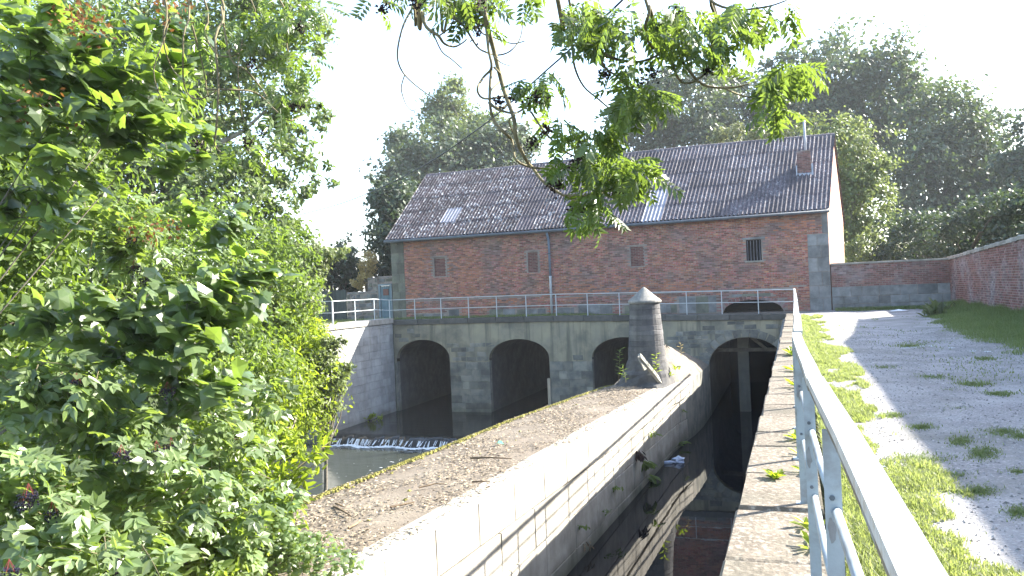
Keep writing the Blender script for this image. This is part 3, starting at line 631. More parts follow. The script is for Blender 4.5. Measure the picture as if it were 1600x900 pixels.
# railing along the bridge and round the wing wall
bl = empty('bridge_railing', (-10, 34.8, 0), 'thin galvanised railing along the bridge in front of the brick mill', 'railing')
def brz(x): return ztop(x)
pp = [on_y(u, 480, 34.72)[0] for u in (648, 689, 732, 776, 822, 869, 918, 968, 1020, 1073, 1128, 1185)]
path = [(-24.5, 28.9), (-22.0, 29.0), (-19.05, 29.1), (-19.05, 30.95), (-19.05, 32.7), (-19.1, 34.3)]+[(x, 34.72) for x in pp]+[(.10, 34.72)]
for k, (x, y) in enumerate(path):
    z = ztop(x)+(.09 if y < 34 else 0); b = MB(); t = .055 if k in (2, len(path)-1) else .034; b.box((x-t/2, y-t/2, z-.1), (x+t/2, y+t/2, z+1.0)); b.build('post', K['rail_far'], bl)
for k in range(len(path)-1):
    (x0, y0), (x1, y1) = path[k], path[k+1]; za = ztop(x0)+(.09 if y0 < 34 else 0); zb = ztop(x1)+(.09 if y1 < 34 else 0)
    b = MB(); b.bar((x0, y0, za+1.015), (x1, y1, zb+1.015), .05, .035); b.build('top_rail', K['rail_far'], bl)
    b = MB(); d = Vector((x1-x0, y1-y0, 0)).normalized()*.02; b.bar((x0+d.x, y0+d.y, za+.5), (x1-d.x, y1-d.y, zb+.5), .028, .028); b.build('mid_rail', K['rail_far'], bl)
# ================================================================== BRICK MILL
FY = 36.6; MX0, MX1 = -20.15, 1.62; EV = 4.42; RY, RZ = 41.7, 8.62; GS = (2.85-1.62)/10.2
mill = empty('brick_mill', (-9, 41, 0), 'long red brick mill with a lichen spotted corrugated roof above the bridge', 'mill')
win = [(-17.61, -16.96, 2.38, 3.36), (-12.41, -11.88, 2.34, 3.36), (-7.19, -6.55, 2.39, 3.34)]      # bricked up
bw = (-1.88, -1.22, 2.36, 3.32)                                                                      # barred
cul = (-3.05, -.35, .0, .62)
QL, QR = MX0+.78, .74
holes = win+[bw, cul]
def in_hole(x0, x1, z0, z1, pad=0.): return any(x1 > a-pad and x0 < b+pad and z1 > c-pad and z0 < d+pad for a, b, c, d in holes)
cxs = sorted(set([MX0, MX1]+[v for h_ in holes for v in h_[:2]])); czs = sorted(set([-.3, EV]+[v for h_ in holes for v in h_[2:]]))
mb = MB()
for a, b in zip(cxs[:-1], cxs[1:]):
    for c, d in zip(czs[:-1], czs[1:]):
        if not in_hole(a+.001, b-.001, c+.001, d-.001): mb.add([(a, FY, c), (b, FY, c), (b, FY, d), (a, FY, d)], [(0,1,2,3)])
for a, b, c, d in holes:
    dp = .12 if (a, b, c, d) in win else .55 if (a, b, c, d) == bw else 1.6
    mb.add([(a,FY,c),(b,FY,c),(b,FY,d),(a,FY,d),(a,FY+dp,c),(b,FY+dp,c),(b,FY+dp,d),(a,FY+dp,d)], [(0,4,5,1),(1,5,6,2),(2,6,7,3),(3,7,4,0)])
mb.build('wall', K['mortar'], mill)
mb = MB()
for a, b, c, d in (bw, cul):
    dp = .55 if (a, b, c, d) == bw else 1.6; mb = MB(); mb.add([(a, FY+dp-.01, c), (b, FY+dp-.01, c), (b, FY+dp-.01, d), (a, FY+dp-.01, d)], [(0,1,2,3)]); mb.build('dark_interior', K['dark'], mill)
def brick_field(x0, x1, z0, z1, put, skip=lambda *a: False, bl_=.225, bh=.064, j=.013, rgs=random.Random(3)):
    z = z0; r = 0
    while z+bh <= z1+.002:
        hd = (r % 2 == 1); x = x0-(bl_*.5 if hd else 0)
        while x < x1:
            w = bl_; a, b = max(x, x0), min(x+w, x1)
            if b-a > .05 and not skip(a, b, z, z+bh): put(a, b, z, z+bh, rgs)
            x += w+j
        z += bh+j; r += 1
def brick_faces(V, Fs, T, a, b, c, d, fy, rg_, proud):
    k = len(V); y0, y1 = fy-proud, fy+.01; c1 = .004
    V += [(a+c1,y0,c+c1),(b-c1,y0,c+c1),(b-c1,y0,d-c1),(a+c1,y0,d-c1),(a,y1,c),(b,y1,c),(b,y1,d),(a,y1,d)]
    Fs += [(k,k+1,k+2,k+3),(k+4,k+5,k+1,k),(k+5,k+6,k+2,k+1),(k+6,k+7,k+3,k+2),(k+7,k+4,k,k+3)]; T += [rg_.random()]*5
VV, FF, TT = [], [], []; VO, FO, TO = [], [], []
patch = [(-18.6, 3.4, .9, .9), (-15.8, 2.2, .7, 1.2), (-6.0, 1.25, 3.2, .35), (.2, 3.85, .75, .45), (-9.8, 1.4, 1.3, .4), (-1.0, 4.1, 1.4, .2), (-13.6, 1.0, 1.1, .3), (-18.9, 1.4, .5, .8)]
def putm(a, b, c, d, rg_):
    x, z = (a+b)/2, (c+d)/2
    w = max([math.exp(-((x-p)/q1)**2-((z-q)/q2)**2) for p, q, q1, q2 in patch])
    if rg_.random() < w*.75: brick_faces(VO, FO, TO, a, b, c, d, FY, rg_, .012+rg_.uniform(0, .005))
    else: brick_faces(VV, FF, TT, a, b, c, d, FY, rg_, .012+rg_.uniform(-.003, .006))
plinth = [(-18.9, -17.2, .15, .42), (-16.9, -16.3, .1, .6), (-14.6, -13.2, .1, .55), (-13.1, -11.6, .2, .5), (-9.9, -8.2, .15, .62), (-5.9, -5.1, .1, .5), (-5.0, -3.3, .05, .82), (-7.6, -6.6, .1, .5), (-11.0, -10.1, .12, .5), (-2.6, -.9, .72, .86)]
def skm(a, b, c, d):
    if in_hole(a, b, c, d, .0): return True
    if any(b > p and a < q and d > r and c < s for p, q, r, s in plinth): return True
    if 1.02 < (c+d)/2 < 1.15: return int((a+b)/2/.12) % 2 == 0       # dog-tooth course
    return False
brick_field(QL, QR+.0, .02, EV-.05, putm, skm)
# stretch of brick beside / above the quoin
brick_field(QR, MX1-.25, 3.42, EV-.05, putm)
o = link('facade_bricks', raw_mesh('facade_bricks', VV, FF, K['brick'], TT), mill); o['kind'] = 'stuff'
o = link('newer_bricks', raw_mesh('newer_bricks', VO, FO, K['brick_orange'], TO), mill); o['kind'] = 'stuff'
for a, b, c, d in plinth:
    x = a
    while x < b-.05:
        du = min(random.uniform(.4, .8), b-x)
        if b-x-du < .2: du = b-x
        t = MB(); t.block((x+du/2, FY-.012, (c+d)/2), (1,0,0), (0,0,1), (0,-1,0), du-.015, d-c-.015, .1, jit=.012, t=random.random()); t.build('plinth_stone', K['blue_stone'] if random.random() < .6 else K['green_stone'], mill); x += du
for (a, b, zt_, key) in ((MX0, QL, EV-.1, 'green_stone'), (QR, MX1, 3.38, 'blue_stone')):      # corner stones
    z = .0; k = 0
    while z < zt_-.05:
        dv = min(random.choice((.48, .55, .62)), zt_-z)
        if zt_-z-dv < .15: dv = zt_-z
        cut = a+(b-a)*(.45 if k % 2 else .62); 
        for p, q in ((a, cut), (cut, b)):
            t = MB(); t.block(((p+q)/2, FY-.016, z+dv/2), (1,0,0), (0,0,1), (0,-1,0), q-p-.012, dv-.012, .12, ch=.01, jit=.006, t=random.random()); t.build('corner_stone', K[key], mill)
        z += dv; k += 1
z = 3.42
while z < EV-.1:
    t = MB(); t.block((MX1-.13, FY-.016, z+.22), (1,0,0), (0,0,1), (0,-1,0), .25, .43, .12, t=random.random()); t.build('corner_stone', K['blue_stone'], mill); z += .44
for i, (a, b, c, d) in enumerate(win):      # bricked-up windows, a recessed panel with a pale surround
    V1, F1, T1 = [], [], []
    brick_field(a, b, c, d, lambda p, q, r, s, g: brick_faces(V1, F1, T1, p, q, r, s, FY+.05, g, .01))
    w_ = link('bricked_up_window', raw_mesh('bricked_up_window', V1, F1, K['brick_dark'], T1), mill)
    t = MB(); t.add([(a, FY+.055, c), (b, FY+.055, c), (b, FY+.055, d), (a, FY+.055, d)], [(0,1,2,3)]); t.build('backing', K['mortar'], w_)
    if i < 2:
        t = MB(); t.block((b+.045, FY-.022, (c+d)/2), (1,0,0), (0,0,1), (0,-1,0), .09, d-c+.1, .05); t.block(((a+b)/2, FY-.024, d+.05), (1,0,0), (0,0,1), (0,-1,0), b-a+.28, .085, .05); t.build('surround', K['mortar'], w_)
a, b, c, d = bw
wf = empty('barred_window', ((a+b)/2, FY, c)); wf.parent = mill; wf.location = Vector(((a+b)/2, FY, c))-Vector(mill.location)
t = MB(); t.block(((a+b)/2, FY-.03, d+.055), (1,0,0), (0,0,1), (0,-1,0), b-a+.36, .10, .1); t.build('lintel', K['blue_stone'], wf)
t = MB(); t.block(((a+b)/2, FY-.04, c-.04), (1,0,0), (0,0,1), (0,-1,0), b-a+.16, .075, .1); t.build('sill', K['coping_pale'], wf)
for k in range(5):
    x = a+(b-a)*(k+.5)/5; t = MB(); t.tube([(x, FY+.06, c), (x, FY+.06, d)], .016, 8); t.build('bar', K['bars'], wf)
# low culvert arch at the foot
t = MB(); n_ = 18; ca, cb_ = cul[0], cul[1]; cm = (ca+cb_)/2; ch_ = (cb_-ca)/2
az = lambda x: .58*math.sqrt(max(0, 1-((x-cm)/ch_)**2))
xs_ = np.linspace(ca, cb_, n_)
for p, q in zip(xs_[:-1], xs_[1:]): t.add([(p, FY-.0, az(p)), (q, FY-.0, az(q)), (q, FY-.0, .625), (p, FY-.0, .625), (p, FY+.3, az(p)), (q, FY+.3, az(q))], [(0,1,2,3), (0,4,5,1)])
t.build('culvert_spandrel', K['mortar'], mill)
for k in range(17):
    x = ca+(cb_-ca)*(k+.5)/17; t = MB(); nx = (x-cm)/ch_**2; nz = max(az(x), .05)/.58**2; o_ = Vector((nx, 0, nz)).normalized(); tt = Vector((o_.z, 0, -o_.x))
    t.block(Vector((x, FY-.012, az(x)))+o_*.1, tt, o_, (0,-1,0), .135, .2, .06, ch=.008, t=random.random()); t.build('culvert_brick', K['brick_grey'], mill)
# gables (the right one stands slightly out of square), back wall
def gx_(y): return MX1+GS*(y-FY)
mb = MB(); mb.add([(gx_(FY), FY+.002, -.2), (gx_(46.8), 46.8, -.2), (gx_(46.8), 46.8, 4.6), (gx_(RY), RY, RZ-.1), (gx_(FY), FY+.002, 4.5)], [(0,1,2,3,4)]); mb.build('gable', K['gable'], mill); mb = MB(); mb.add([(MX0, FY+.002, -.2), (MX0, 46.8, -.2), (MX0, 46.8, 4.6), (MX0, RY, RZ-.1), (MX0, FY+.002, 4.5)], [(4,3,2,1,0)])
mb.build('gable', K['gable'], mill)
mb = MB(); mb.add([(MX0, 46.8, -.2), (gx_(46.8), 46.8, -.2), (gx_(46.8), 46.8, 4.6), (MX0, 46.8, 4.6)], [(0,1,2,3)]); mb.build('back_wall', K['gable'], mill)
# corrugated sheets
SE = (36.32, 4.40); nrm = Vector((0, -(RZ-SE[1]), (RY-SE[0]))).normalized()
def roofp(s, t, lift):      # s 0..1 along, t 0..1 up the slope
    y = SE[0]+(RY-SE[0])*t; z = SE[1]+(RZ-SE[1])*t; x0 = MX0-.12; x1 = MX1+.10+GS*(y-FY)
    sag = -.05*math.sin(math.pi*s*2.2+.4)*t
    return (x0+(x1-x0)*s, y+nrm.y*lift, z+nrm.z*lift+sag)
rowsT = [0, .205, .41, .615, .81, 1.0]; NC = 24; WAV = 5; clear = {(15, 0), (15, 1)}; older = {(3, 1), (17, 2), (16, 3), (11, 1)}
for r in range(5):
    for c in range(NC):
        off = .5*(r % 2)/NC*0; P = []; nk = WAV*6
        for ti, tt in enumerate((rowsT[r]-(.012 if r else .0), rowsT[r+1]+.004)):
            row = []
            for k in range(nk+1):
                s = (c+k/nk*1.0)/NC; ph = 2*math.pi*k/6
                row.append(roofp(s, tt, .042*math.cos(ph)+.05+(.018 if ti == 0 else .0)+random.Random(r*99+c).uniform(0, .006)))
            P.append(row)
        V, Fc = grid_mesh(np.array(P)); m = K['roof_clear'] if (c, r) in clear or (c, r) == (3, 1) else K['roof_old'] if c+random.Random(r*31+c).gauss(0, 2.5) < 8 else K['roof']
        o = link('roof_sheet', raw_mesh('roof_sheet', V, Fc, m, np.full(len(Fc), random.random()), smooth=True), mill)
        if m is K['roof_clear']: o['label'] = 'pale translucent roof sheet'
P = [[roofp(s, 1.0, .02)[:1]+(RY+dy, roofp(s, 1.0, 0)[2]+dz) for dy, dz in ((-.28, -.16), (-.12, .035), (0, .075), (.12, .035), (.28, -.16))] for s in np.linspace(0, 1, 23)]
for i in range(22): V, Fc = grid_mesh(np.array(P[i:i+2])); link('ridge_tile', raw_mesh('ridge_tile', V, Fc, K['roof']), mill)
P = [[(MX0-.12+(gx_(y)+.1-MX0+.12)*s, y, z+.02*math.cos(2*math.pi*k)) for k, s in enumerate(np.linspace(0, 1, 49))] for y, z in ((RY, RZ-.02), (47.1, 4.4))]
V, Fc = grid_mesh(np.array(P)); link('rear_roof', raw_mesh('rear_roof', V, Fc, K['roof']), mill)
mb = MB(); mb.tube([(MX0-.2, 36.27, 4.36), (-11, 36.25, 4.33), (MX1+.06, 36.27, 4.36)], .075, 10); mb.build('gutter', K['zinc'], mill, smooth=True)
dpx = on_y(859, 420, 36.5)[0]; mb = MB(); mb.tube([(dpx-.03, 36.3, 4.3), (dpx-.02, 36.42, 4.1), (dpx, 36.5, 3.9), (dpx+.01, 36.5, 2.1)], .06, 10); mb.build('downpipe', K['pipe'], mill, smooth=True)
mb = MB(); mb.tube([(dpx+.01, 36.5, 2.1), (dpx+.012, 36.5, 2.0), (dpx+.01, 36.5, .1)], [.075, .062, .062], 10); mb.build('downpipe', K['rail_far'], mill, smooth=True)
for zz in (3.2, 1.2): mb = MB(); mb.box((dpx-.09, 36.42, zz), (dpx+.09, FY-.02, zz+.04)); mb.build('pipe_bracket', K['zinc'], mill)
# chimney
cp = on_plane(1257, 272, (0, SE[0], SE[1]), nrm); chm = empty('chimney', tuple(cp)); chm.parent = mill; chm.location = Vector(tuple(cp))-Vector(mill.location)
x0, x1, y0, y1 = cp[0]-.31, cp[0]+.31, cp[1]-.02, cp[1]+.55
V1, F1, T1 = [], [], []
zz = cp[2]-.15
mb = MB(); mb.box((x0+.01, y0+.012, zz), (x1-.012, y1, cp[2]+1.12)); mb.build('stack', K['mortar'], chm)
brick_field(x0, x1, zz, cp[2]+1.12, lambda p, q, r, s, g: brick_faces(V1, F1, T1, p, q, r, s, y0+.01, g, .012)); link('stack_bricks', raw_mesh('stack_bricks', V1, F1, K['brick_grey'], T1), chm)
zz_ = zz; mb = MB(); r = 0
while zz_ < cp[2]+1.1:
    for q in range(2): mb.block((x1-.008, y0+.05+.26*q+.13+.06*(r % 2), zz_+.03), (0,1,0), (0,0,1), (1,0,0), .22, .062, .04, ch=.004, t=random.random())
    zz_ += .077; r += 1
o = mb.build('side_bricks', K['brick'], chm)
mb = MB(); mb.box((x0-.07, y0-.12, cp[2]-.25), (x1+.07, y0+.0, cp[2]+.03)); mb.box((x1+.005, y0-.1, cp[2]-.2), (x1+.08, y0+.5, cp[2]+.45)); mb.box((x0-.06, y0-.1, cp[2]-.2), (x0-.005, y0+.5, cp[2]+.42)); mb.build('lead_flashing', K['lead'], chm)
mb = MB(); mb.tube([(cp[0]+.1, y0+.3, cp[2]+1.0), (cp[0]+.08, y0+.3, cp[2]+2.6)], .055, 8); mb.build('flue_pipe', K['lead'], chm, smooth=True)
# ================================================================== YARD WALLS
def wall_bricks(parent, mapf, length, z0, z1f, key, skipn=0, named=None):
    """mapf(s, z, out) -> world point; bricks along s"""
    V_, F_, T_ = [], [], []; rg_ = random.Random(5); bl_, bh, j = .225, .066, .014; r = 0; z = z0; singles = []
    while z < 3.2:
        s = -(bl_/2 if r % 2 else 0)
        while s < length:
            a, b = max(s, 0), min(s+bl_, length)
            if b-a > .05 and z+bh < z1f((a+b)/2):
                pr = .012+rg_.uniform(-.004, .008)
                q = [mapf(a+.004, z+.004, pr), mapf(b-.004, z+.004, pr), mapf(b-.004, z+bh-.004, pr), mapf(a+.004, z+bh-.004, pr), mapf(a, z, -.02), mapf(b, z, -.02), mapf(b, z+bh, -.02), mapf(a, z+bh, -.02)]
                fs = [(0,1,2,3),(4,5,1,0),(5,6,2,1),(6,7,3,2),(7,4,0,3)]
                if named and named(a, z) and len(singles) < 300: singles.append((q, fs, rg_.random()))
                else:
                    k = len(V_); V_ += q; F_ += [[i+k for i in f] for f in fs]; T_ += [rg_.random()]*5
            s += bl_+j
        z += bh+j; r += 1
    for q, fs, t in singles: link('brick', raw_mesh('brick', q, fs, K[key], [t]*5), parent)
    o = link('brick_courses', raw_mesh('brick_courses', V_, F_, K[key], T_), parent); o['kind'] = 'stuff'
rw = empty('tall_brick_wall', (6.4, 20, 0), 'tall old red brick wall with a rough coping beside the gravel path', 'wall')
WX = 6.27
def wtop(y): return 2.02+.38*max(0, min(1, (37.6-y)/12))
mb = MB(); P = [[(WX+d, y, z) for d, z in ((0, -.3), (0, wtop(y)), (.35, wtop(y)), (.35, -.3))] for y in (-12, 5, 15, 26, 32, 37.6)]; V, Fc = grid_mesh(np.array(P)); link('wall_body', raw_mesh('wall_body', V, Fc, K['mortar']), rw)
wall_bricks(rw, lambda s, z, o_: (WX-o_, 37.5-s, z), 22.5, .0, lambda s: wtop(37.5-s)-.02, 'brick_grey', named=lambda s, z: 11.2 < s < 14.4 and z > .4)
y = 8
while y < 37.3:
    L_ = random.uniform(.55, .8); t = MB(); t.block((WX+.16, y+L_/2, wtop(y+L_/2)+.05), (1,0,0), (0,1,0), (0,0,1), .46, L_-.04, .13, ch=.03, jit=.02, t=random.random()); t.build('coping_stone', K['coping_pale'], rw); y += L_
bwall = empty('rear_yard_wall', (4, 36.8, 0), 'low yard wall of red brick over grey stone joining the mill to the tall brick wall', 'wall')
GX0 = 1.66
mb = MB(); mb.box((GX0, 36.62, -.3), (WX, 36.95, 2.0)); mb.build('wall_body', K['mortar'], bwall)
wall_bricks(bwall, lambda s, z, o_: (GX0+s, 36.62-o_, z), WX-GX0-.0, 1.02, lambda s: 1.98, 'brick_grey')
z = 0
while z < 1.0:
    dv = min(random.choice((.25, .33)), 1.01-z); x = GX0
    if 1.01-z-dv < .1: dv = 1.01-z
    while x < WX-.05:
        du = random.uniform(.4, .9)
        if WX-x-du < .25: du = WX-x
        t = MB(); t.block((x+du/2, 36.60, z+dv/2), (1,0,0), (0,0,1), (0,-1,0), du-.014, dv-.014, .12, jit=.008, t=random.random()); t.build('wall_stone', K['blue_stone'], bwall); x += du
    z += dv
x = GX0
while x < WX: t = MB(); du = min(.62, WX-x); t.block((x+du/2, 36.76, 2.06), (1,0,0), (0,1,0), (0,0,1), du-.01, .42, .07, jit=.005, t=random.random()); t.build('coping_stone', K['coping_pale'], bwall); x += .62
# ================================================================== FENCE, RUBBLE WALL AND DOOR left of the mill
fn = empty('board_fence', (-25.5, 35.5, .2), 'dark green vertical board fence left of the rubble wall', 'fence')
fa = Vector((-29.5, 34.0, .15)); fb = Vector((-23.15, 36.7, .15)); n_ = 42
for k in range(n_):
    f = k/n_; p = fa.lerp(fb, f); d = (fb-fa).normalized(); w = (fb-fa).length/n_; t = MB(); h_ = 1.75+random.uniform(-.02, .02); p = p+d*w/2
    t.block(p+Vector((0, 0, h_/2)), d, (0,0,1), d.cross(Vector((0,0,1))), w-.012, h_, .025, ch=.004, t=random.random()); t.build('board', K['fence'], fn)
mb = MB(); mb.bar(fa+Vector((0,.13,.88)), fb+Vector((-.02,.13,.88)), .02, 1.7); mb.build('gap_backing', K['fence'], fn)  # sheet added behind the boards so no light passes their gaps
mb = MB(); mb.bar(fa+Vector((0,.06,1.5)), fb+Vector((0,.06,1.5)), .05, .09); mb.bar(fa+Vector((0,.06,.5)), fb+Vector((0,.06,.5)), .05, .09); mb.build('cross_rail', K['fence'], fn)
ru = empty('rubble_wall', (-22, 36.9, .2), 'rubble stone wall between the board fence and the blue door', 'wall')
mb = MB(); mb.box((-23.1, 36.75, -.1), (-21.12, 37.1, 1.75)); mb.box((-21.75, 36.76, 1.7), (-21.12, 37.08, 2.5)); mb.box((-21.12, 36.8, 2.12), (-20.17, 37.1, 2.55)); mb.build('wall_core', K['mortar'], ru)
def rubble(x0, x1, z0, z1, y):
    z = z0
    while z < z1-.04:
        dv = min(random.uniform(.18, .3), z1-z); x = x0
        while x < x1-.03:
            du = min(random.uniform(.2, .48), x1-x); t = MB(); t.block((x+du/2, y-.015, z+dv/2), (1,0,0), (0,0,1), (0,-1,0), du-.03, dv-.03, .12, ch=.03, jit=.03, t=random.random()); t.build('stone', K[random.choice(('pier_stone', 'blue_stone', 'green_stone'))], ru); x += du
        z += dv
rubble(-23.1, -21.15, .15, 1.75, 36.75); rubble(-21.75, -21.15, 1.75, 2.5, 36.76); rubble(-21.1, -20.2, 2.2, 2.5, 36.8)
dr = empty('garden_door', (-20.68, 36.85, .2), 'weathered blue plank door with a small square pane beside the mill', 'door')
mb = MB(); mb.box((-21.10, 36.74, .15), (-21.0, 36.86, 2.12)); mb.box((-20.36, 36.74, .15), (-20.27, 36.86, 2.12)); mb.box((-20.998, 36.742, 2.02), (-20.362, 36.86, 2.118)); mb.build('frame', K['door_frame'], dr)
for k in range(5):
    x = -20.995+.126*k; t = MB(); t.block((x+.063, 36.80, 1.08), (1,0,0), (0,0,1), (0,-1,0), .12, 1.86, .04, ch=.006, t=random.random()); t.build('plank', K['door'], dr)
mb = MB(); mb.box((-20.82, 36.76, 1.5), (-20.5, 36.795, 1.85)); mb.build('pane', K['red_pane'], dr)
mb = MB(); mb.tube([(-20.45, 36.79, 1.05), (-20.45, 36.73, 1.05), (-20.52, 36.73, 1.05)], .015, 6); mb.build('handle', K['zinc'], dr)
# ================================================================== unseen shed added on the right, its sloping eave shaped to shade the path
sh = empty('shade_shed', (11, 12, 0), 'unseen long shed added behind the tall brick wall to shade the path', 'shed')
mb = MB(); V, Fc = grid_mesh(np.array([[(8.6, y, -.2), (8.6, y, e-.05), (14, y, e-.05), (14, y, -.2)] for y, e in ((-14, 5.85), (24.5, 5.85), (34.2, 4.95))])); link('wall', raw_mesh('wall', V, Fc, K['brick_grey']), sh)
V, Fc = grid_mesh(np.array([[(8.4, y, e), (11.3, y, e+1.7), (14.2, y, e)] for y, e in ((-14.2, 5.85), (24.5, 5.85), (27.2, 5.5), (34.3, 4.95))])); link('roof', raw_mesh('roof', V, Fc, K['roof']), sh)
for y, e in ((-14, 5.85), (34.2, 4.95)): mb = MB(); mb.add([(8.6, y, -.2), (14, y, -.2), (14, y, e), (11.3, y, e+1.6), (8.6, y, e)], [(0,1,2,3,4)]); mb.build('end_wall', K['brick_grey'], sh)
# ================================================================== TREES BEYOND THE MILL
G1 = 'trees behind the mill'
def base_of(u, d, z=0.): p = at(u, 440, d*FARK); return np.array([p[0], p[1], z])
FARK = 1.65
tree('broadleaf_tree', 'tallest dark round topped tree behind the right end of the mill roof', 'tree',
     [px_blob(1330,105,95,55,64), px_blob(1275,150,60,60,63), px_blob(1390,150,70,60,63), px_blob(1330,200,95,70,64), px_blob(1420,220,60,80,62), px_blob(1300,270,70,60,64), px_blob(1235,120,30,40,63)], 26000, .42, 'leaf_far', base_of(1345, 64), .5, group=G1, seed=21)
tree('broadleaf_tree', 'wide dark tree with a ragged sloping top above the corner of the yard walls', 'tree',
     [px_blob(1460,200,70,80,56), px_blob(1500,260,80,70,55), px_blob(1440,300,70,80,55), px_blob(1530,230,40,60,55), px_blob(1490,350,90,60,54), px_blob(1420,130,30,30,58), px_blob(1555,300,50,60,54)], 26000, .36, 'leaf_far', base_of(1480, 55), .45, group=G1, seed=22)
tree('broadleaf_tree', 'dark tree at the edge of view beyond the tall brick wall', 'tree',
     [px_blob(1610,230,50,60,46), px_blob(1600,310,60,60,45), px_blob(1660,260,60,90,45), px_blob(1570,350,50,50,45)], 12000, .32, 'leaf_far_dark', base_of(1640, 45), .4, group=G1, seed=23)
FARK = 1.0
tree('broadleaf_tree', 'bright light green tree just past the gable end of the mill', 'tree',
     [px_blob(1315,255,60,55,52), px_blob(1345,310,48,55,51), px_blob(1290,215,60,35,53), px_blob(1325,370,45,45,51), px_blob(1365,275,25,35,51)], 15000, .27, 'leaf_light', base_of(1335, 52), .25, group=G1, seed=24, shell=.5)
tree('leafy_shrub', 'low light green shrub behind the rear yard wall', 'shrub',
     [px_blob(1345,390,50,28,48), px_blob(1390,400,40,18,48)], 4000, .2, 'leaf_light', base_of(1350, 48), .1, group='shrubs behind the walls', seed=25)
FARK = 1.65
tree('broadleaf_tree', 'mid green rounded tree rising behind the middle of the mill roof', 'tree',
     [px_blob(1070,165,70,55,60), px_blob(1020,180,50,55,60), px_blob(1090,225,80,45,60), px_blob(985,215,40,50,60), px_blob(1060,125,30,20,60)], 17000, .36, 'leaf_far', base_of(1050, 60), .4, group=G1, seed=26)
tree('broadleaf_tree', 'very dark tree filling the gap between the rounded tree and the tallest tree', 'tree',
     [px_blob(1155,165,60,50,72), px_blob(1190,210,70,45,72), px_blob(1125,130,30,30,72), px_blob(1215,175,40,50,72)], 13000, .42, 'leaf_far_dark', base_of(1170, 72), .4, group=G1, seed=27)
FARK = 1.0
for u, v, r, lab, sd_ in ((1143, 213, 26, 'small pale feathery tree top peeping over the roof, the one farther from the chimney', 28), (1212, 208, 34, 'small pale feathery tree top peeping over the roof nearest the chimney', 29)):
    tree('pale_tree', lab, 'tree', [px_blob(u, v, r, 18, 53), px_blob(u-4, v+25, r*1.2, 30, 53)], 3200, .22, 'leaf_pale', base_of(u, 53), .15, group='pale trees behind the roof', seed=sd_, limbs=5)
FARK = 1.65
tree('poplar_tree', 'tall thin pale topped tree behind the far end of the mill', 'tree',
     [px_blob(705,150,28,35,60), px_blob(715,200,50,45,60), px_blob(690,175,30,35,60), px_blob(740,215,60,40,60)], 11000, .30, 'leaf_light', base_of(715, 60), .3, group=G1, seed=30, shell=.4)
tree('broadleaf_tree', 'broad dark green tree behind the far end of the mill roof', 'tree',
     [px_blob(680,250,75,55,54), px_blob(760,240,70,50,55), px_blob(640,300,50,60,53), px_blob(800,225,40,30,55), px_blob(720,290,90,45,54), px_blob(625,225,22,30,54)], 24000, .33, 'leaf_far', base_of(700, 54), .45, group=G1, seed=31)
FARK = 1.0
tree('broadleaf_tree', 'dark bushy tree close to the far corner of the mill', 'tree',
     [px_blob(615,330,38,50,49), px_blob(600,390,32,45,48), px_blob(640,370,45,60,49), px_blob(592,300,15,25,49)], 12000, .28, 'leaf_far_dark', base_of(612, 49), .3, group=G1, seed=32)
tree('hedge_tree', 'dark hedge tree behind the board fence', 'tree', [px_blob(530,410,45,28,46), px_blob(490,425,50,35,46), px_blob(555,440,30,20,46)], 8000, .24, 'leaf_far_dark', base_of(520, 46), .2, group='trees behind the fence', seed=33)
tree('golden_shrub', 'golden leaved shrub over the rubble wall near the blue door', 'shrub', [px_blob(575,418,14,24,43), px_blob(562,438,14,12,43)], 1700, .15, 'leaf_gold', base_of(570, 43), .08, seed=34, limbs=4)
tree('dark_shrub', 'dense dark shrubs behind the tall brick wall', 'shrub', [px_blob(1440,380,60,45,46), px_blob(1530,370,70,50,42), px_blob(1600,350,60,50,40), px_blob(1400,400,30,25,47)], 14000, .24, 'leaf_far_dark', base_of(1500, 44), .2, group='shrubs behind the walls', seed=35)
tree('shade_tree', 'dark tree behind the tall brick wall near the added shed', 'tree', [((9.6, 30.5, 3.6), (1.6, 2.2, 1.5), 1.), ((10.8, 34, 3.2), (1.6, 2.2, 1.5), 1.), ((12, 30, 5), (2, 2.5, 2.2), 1)], 9000, .25, 'leaf_far_dark', (10.5, 31.5, 0), .25, seed=36)
# ================================================================== LEFT BANK
tree('tall_ash_tree', 'tall loose crowned tree with a pale bare trunk on the far river bank', 'tree',
     [px_blob(300,60,170,110,29), px_blob(410,40,95,75,28), px_blob(440,150,55,70,28), px_blob(300,190,110,90,28), px_blob(430,250,60,55,27), px_blob(210,250,130,110,27), px_blob(350,320,100,80,26), px_blob(120,120,140,140,29), px_blob(80,300,140,120,27), px_blob(470,280,45,45,27,w=600), px_blob(490,200,25,50,28,w=350), px_blob(480,60,35,60,28,w=700), px_blob(440,370,50,50,26)],
     52000, .21, 'leaf_tall', base_of(262, 28, -.5), .42, 'bark_pale', OVAL, seed=40, limbs=16, clump=.2, per=40, shell=.35)
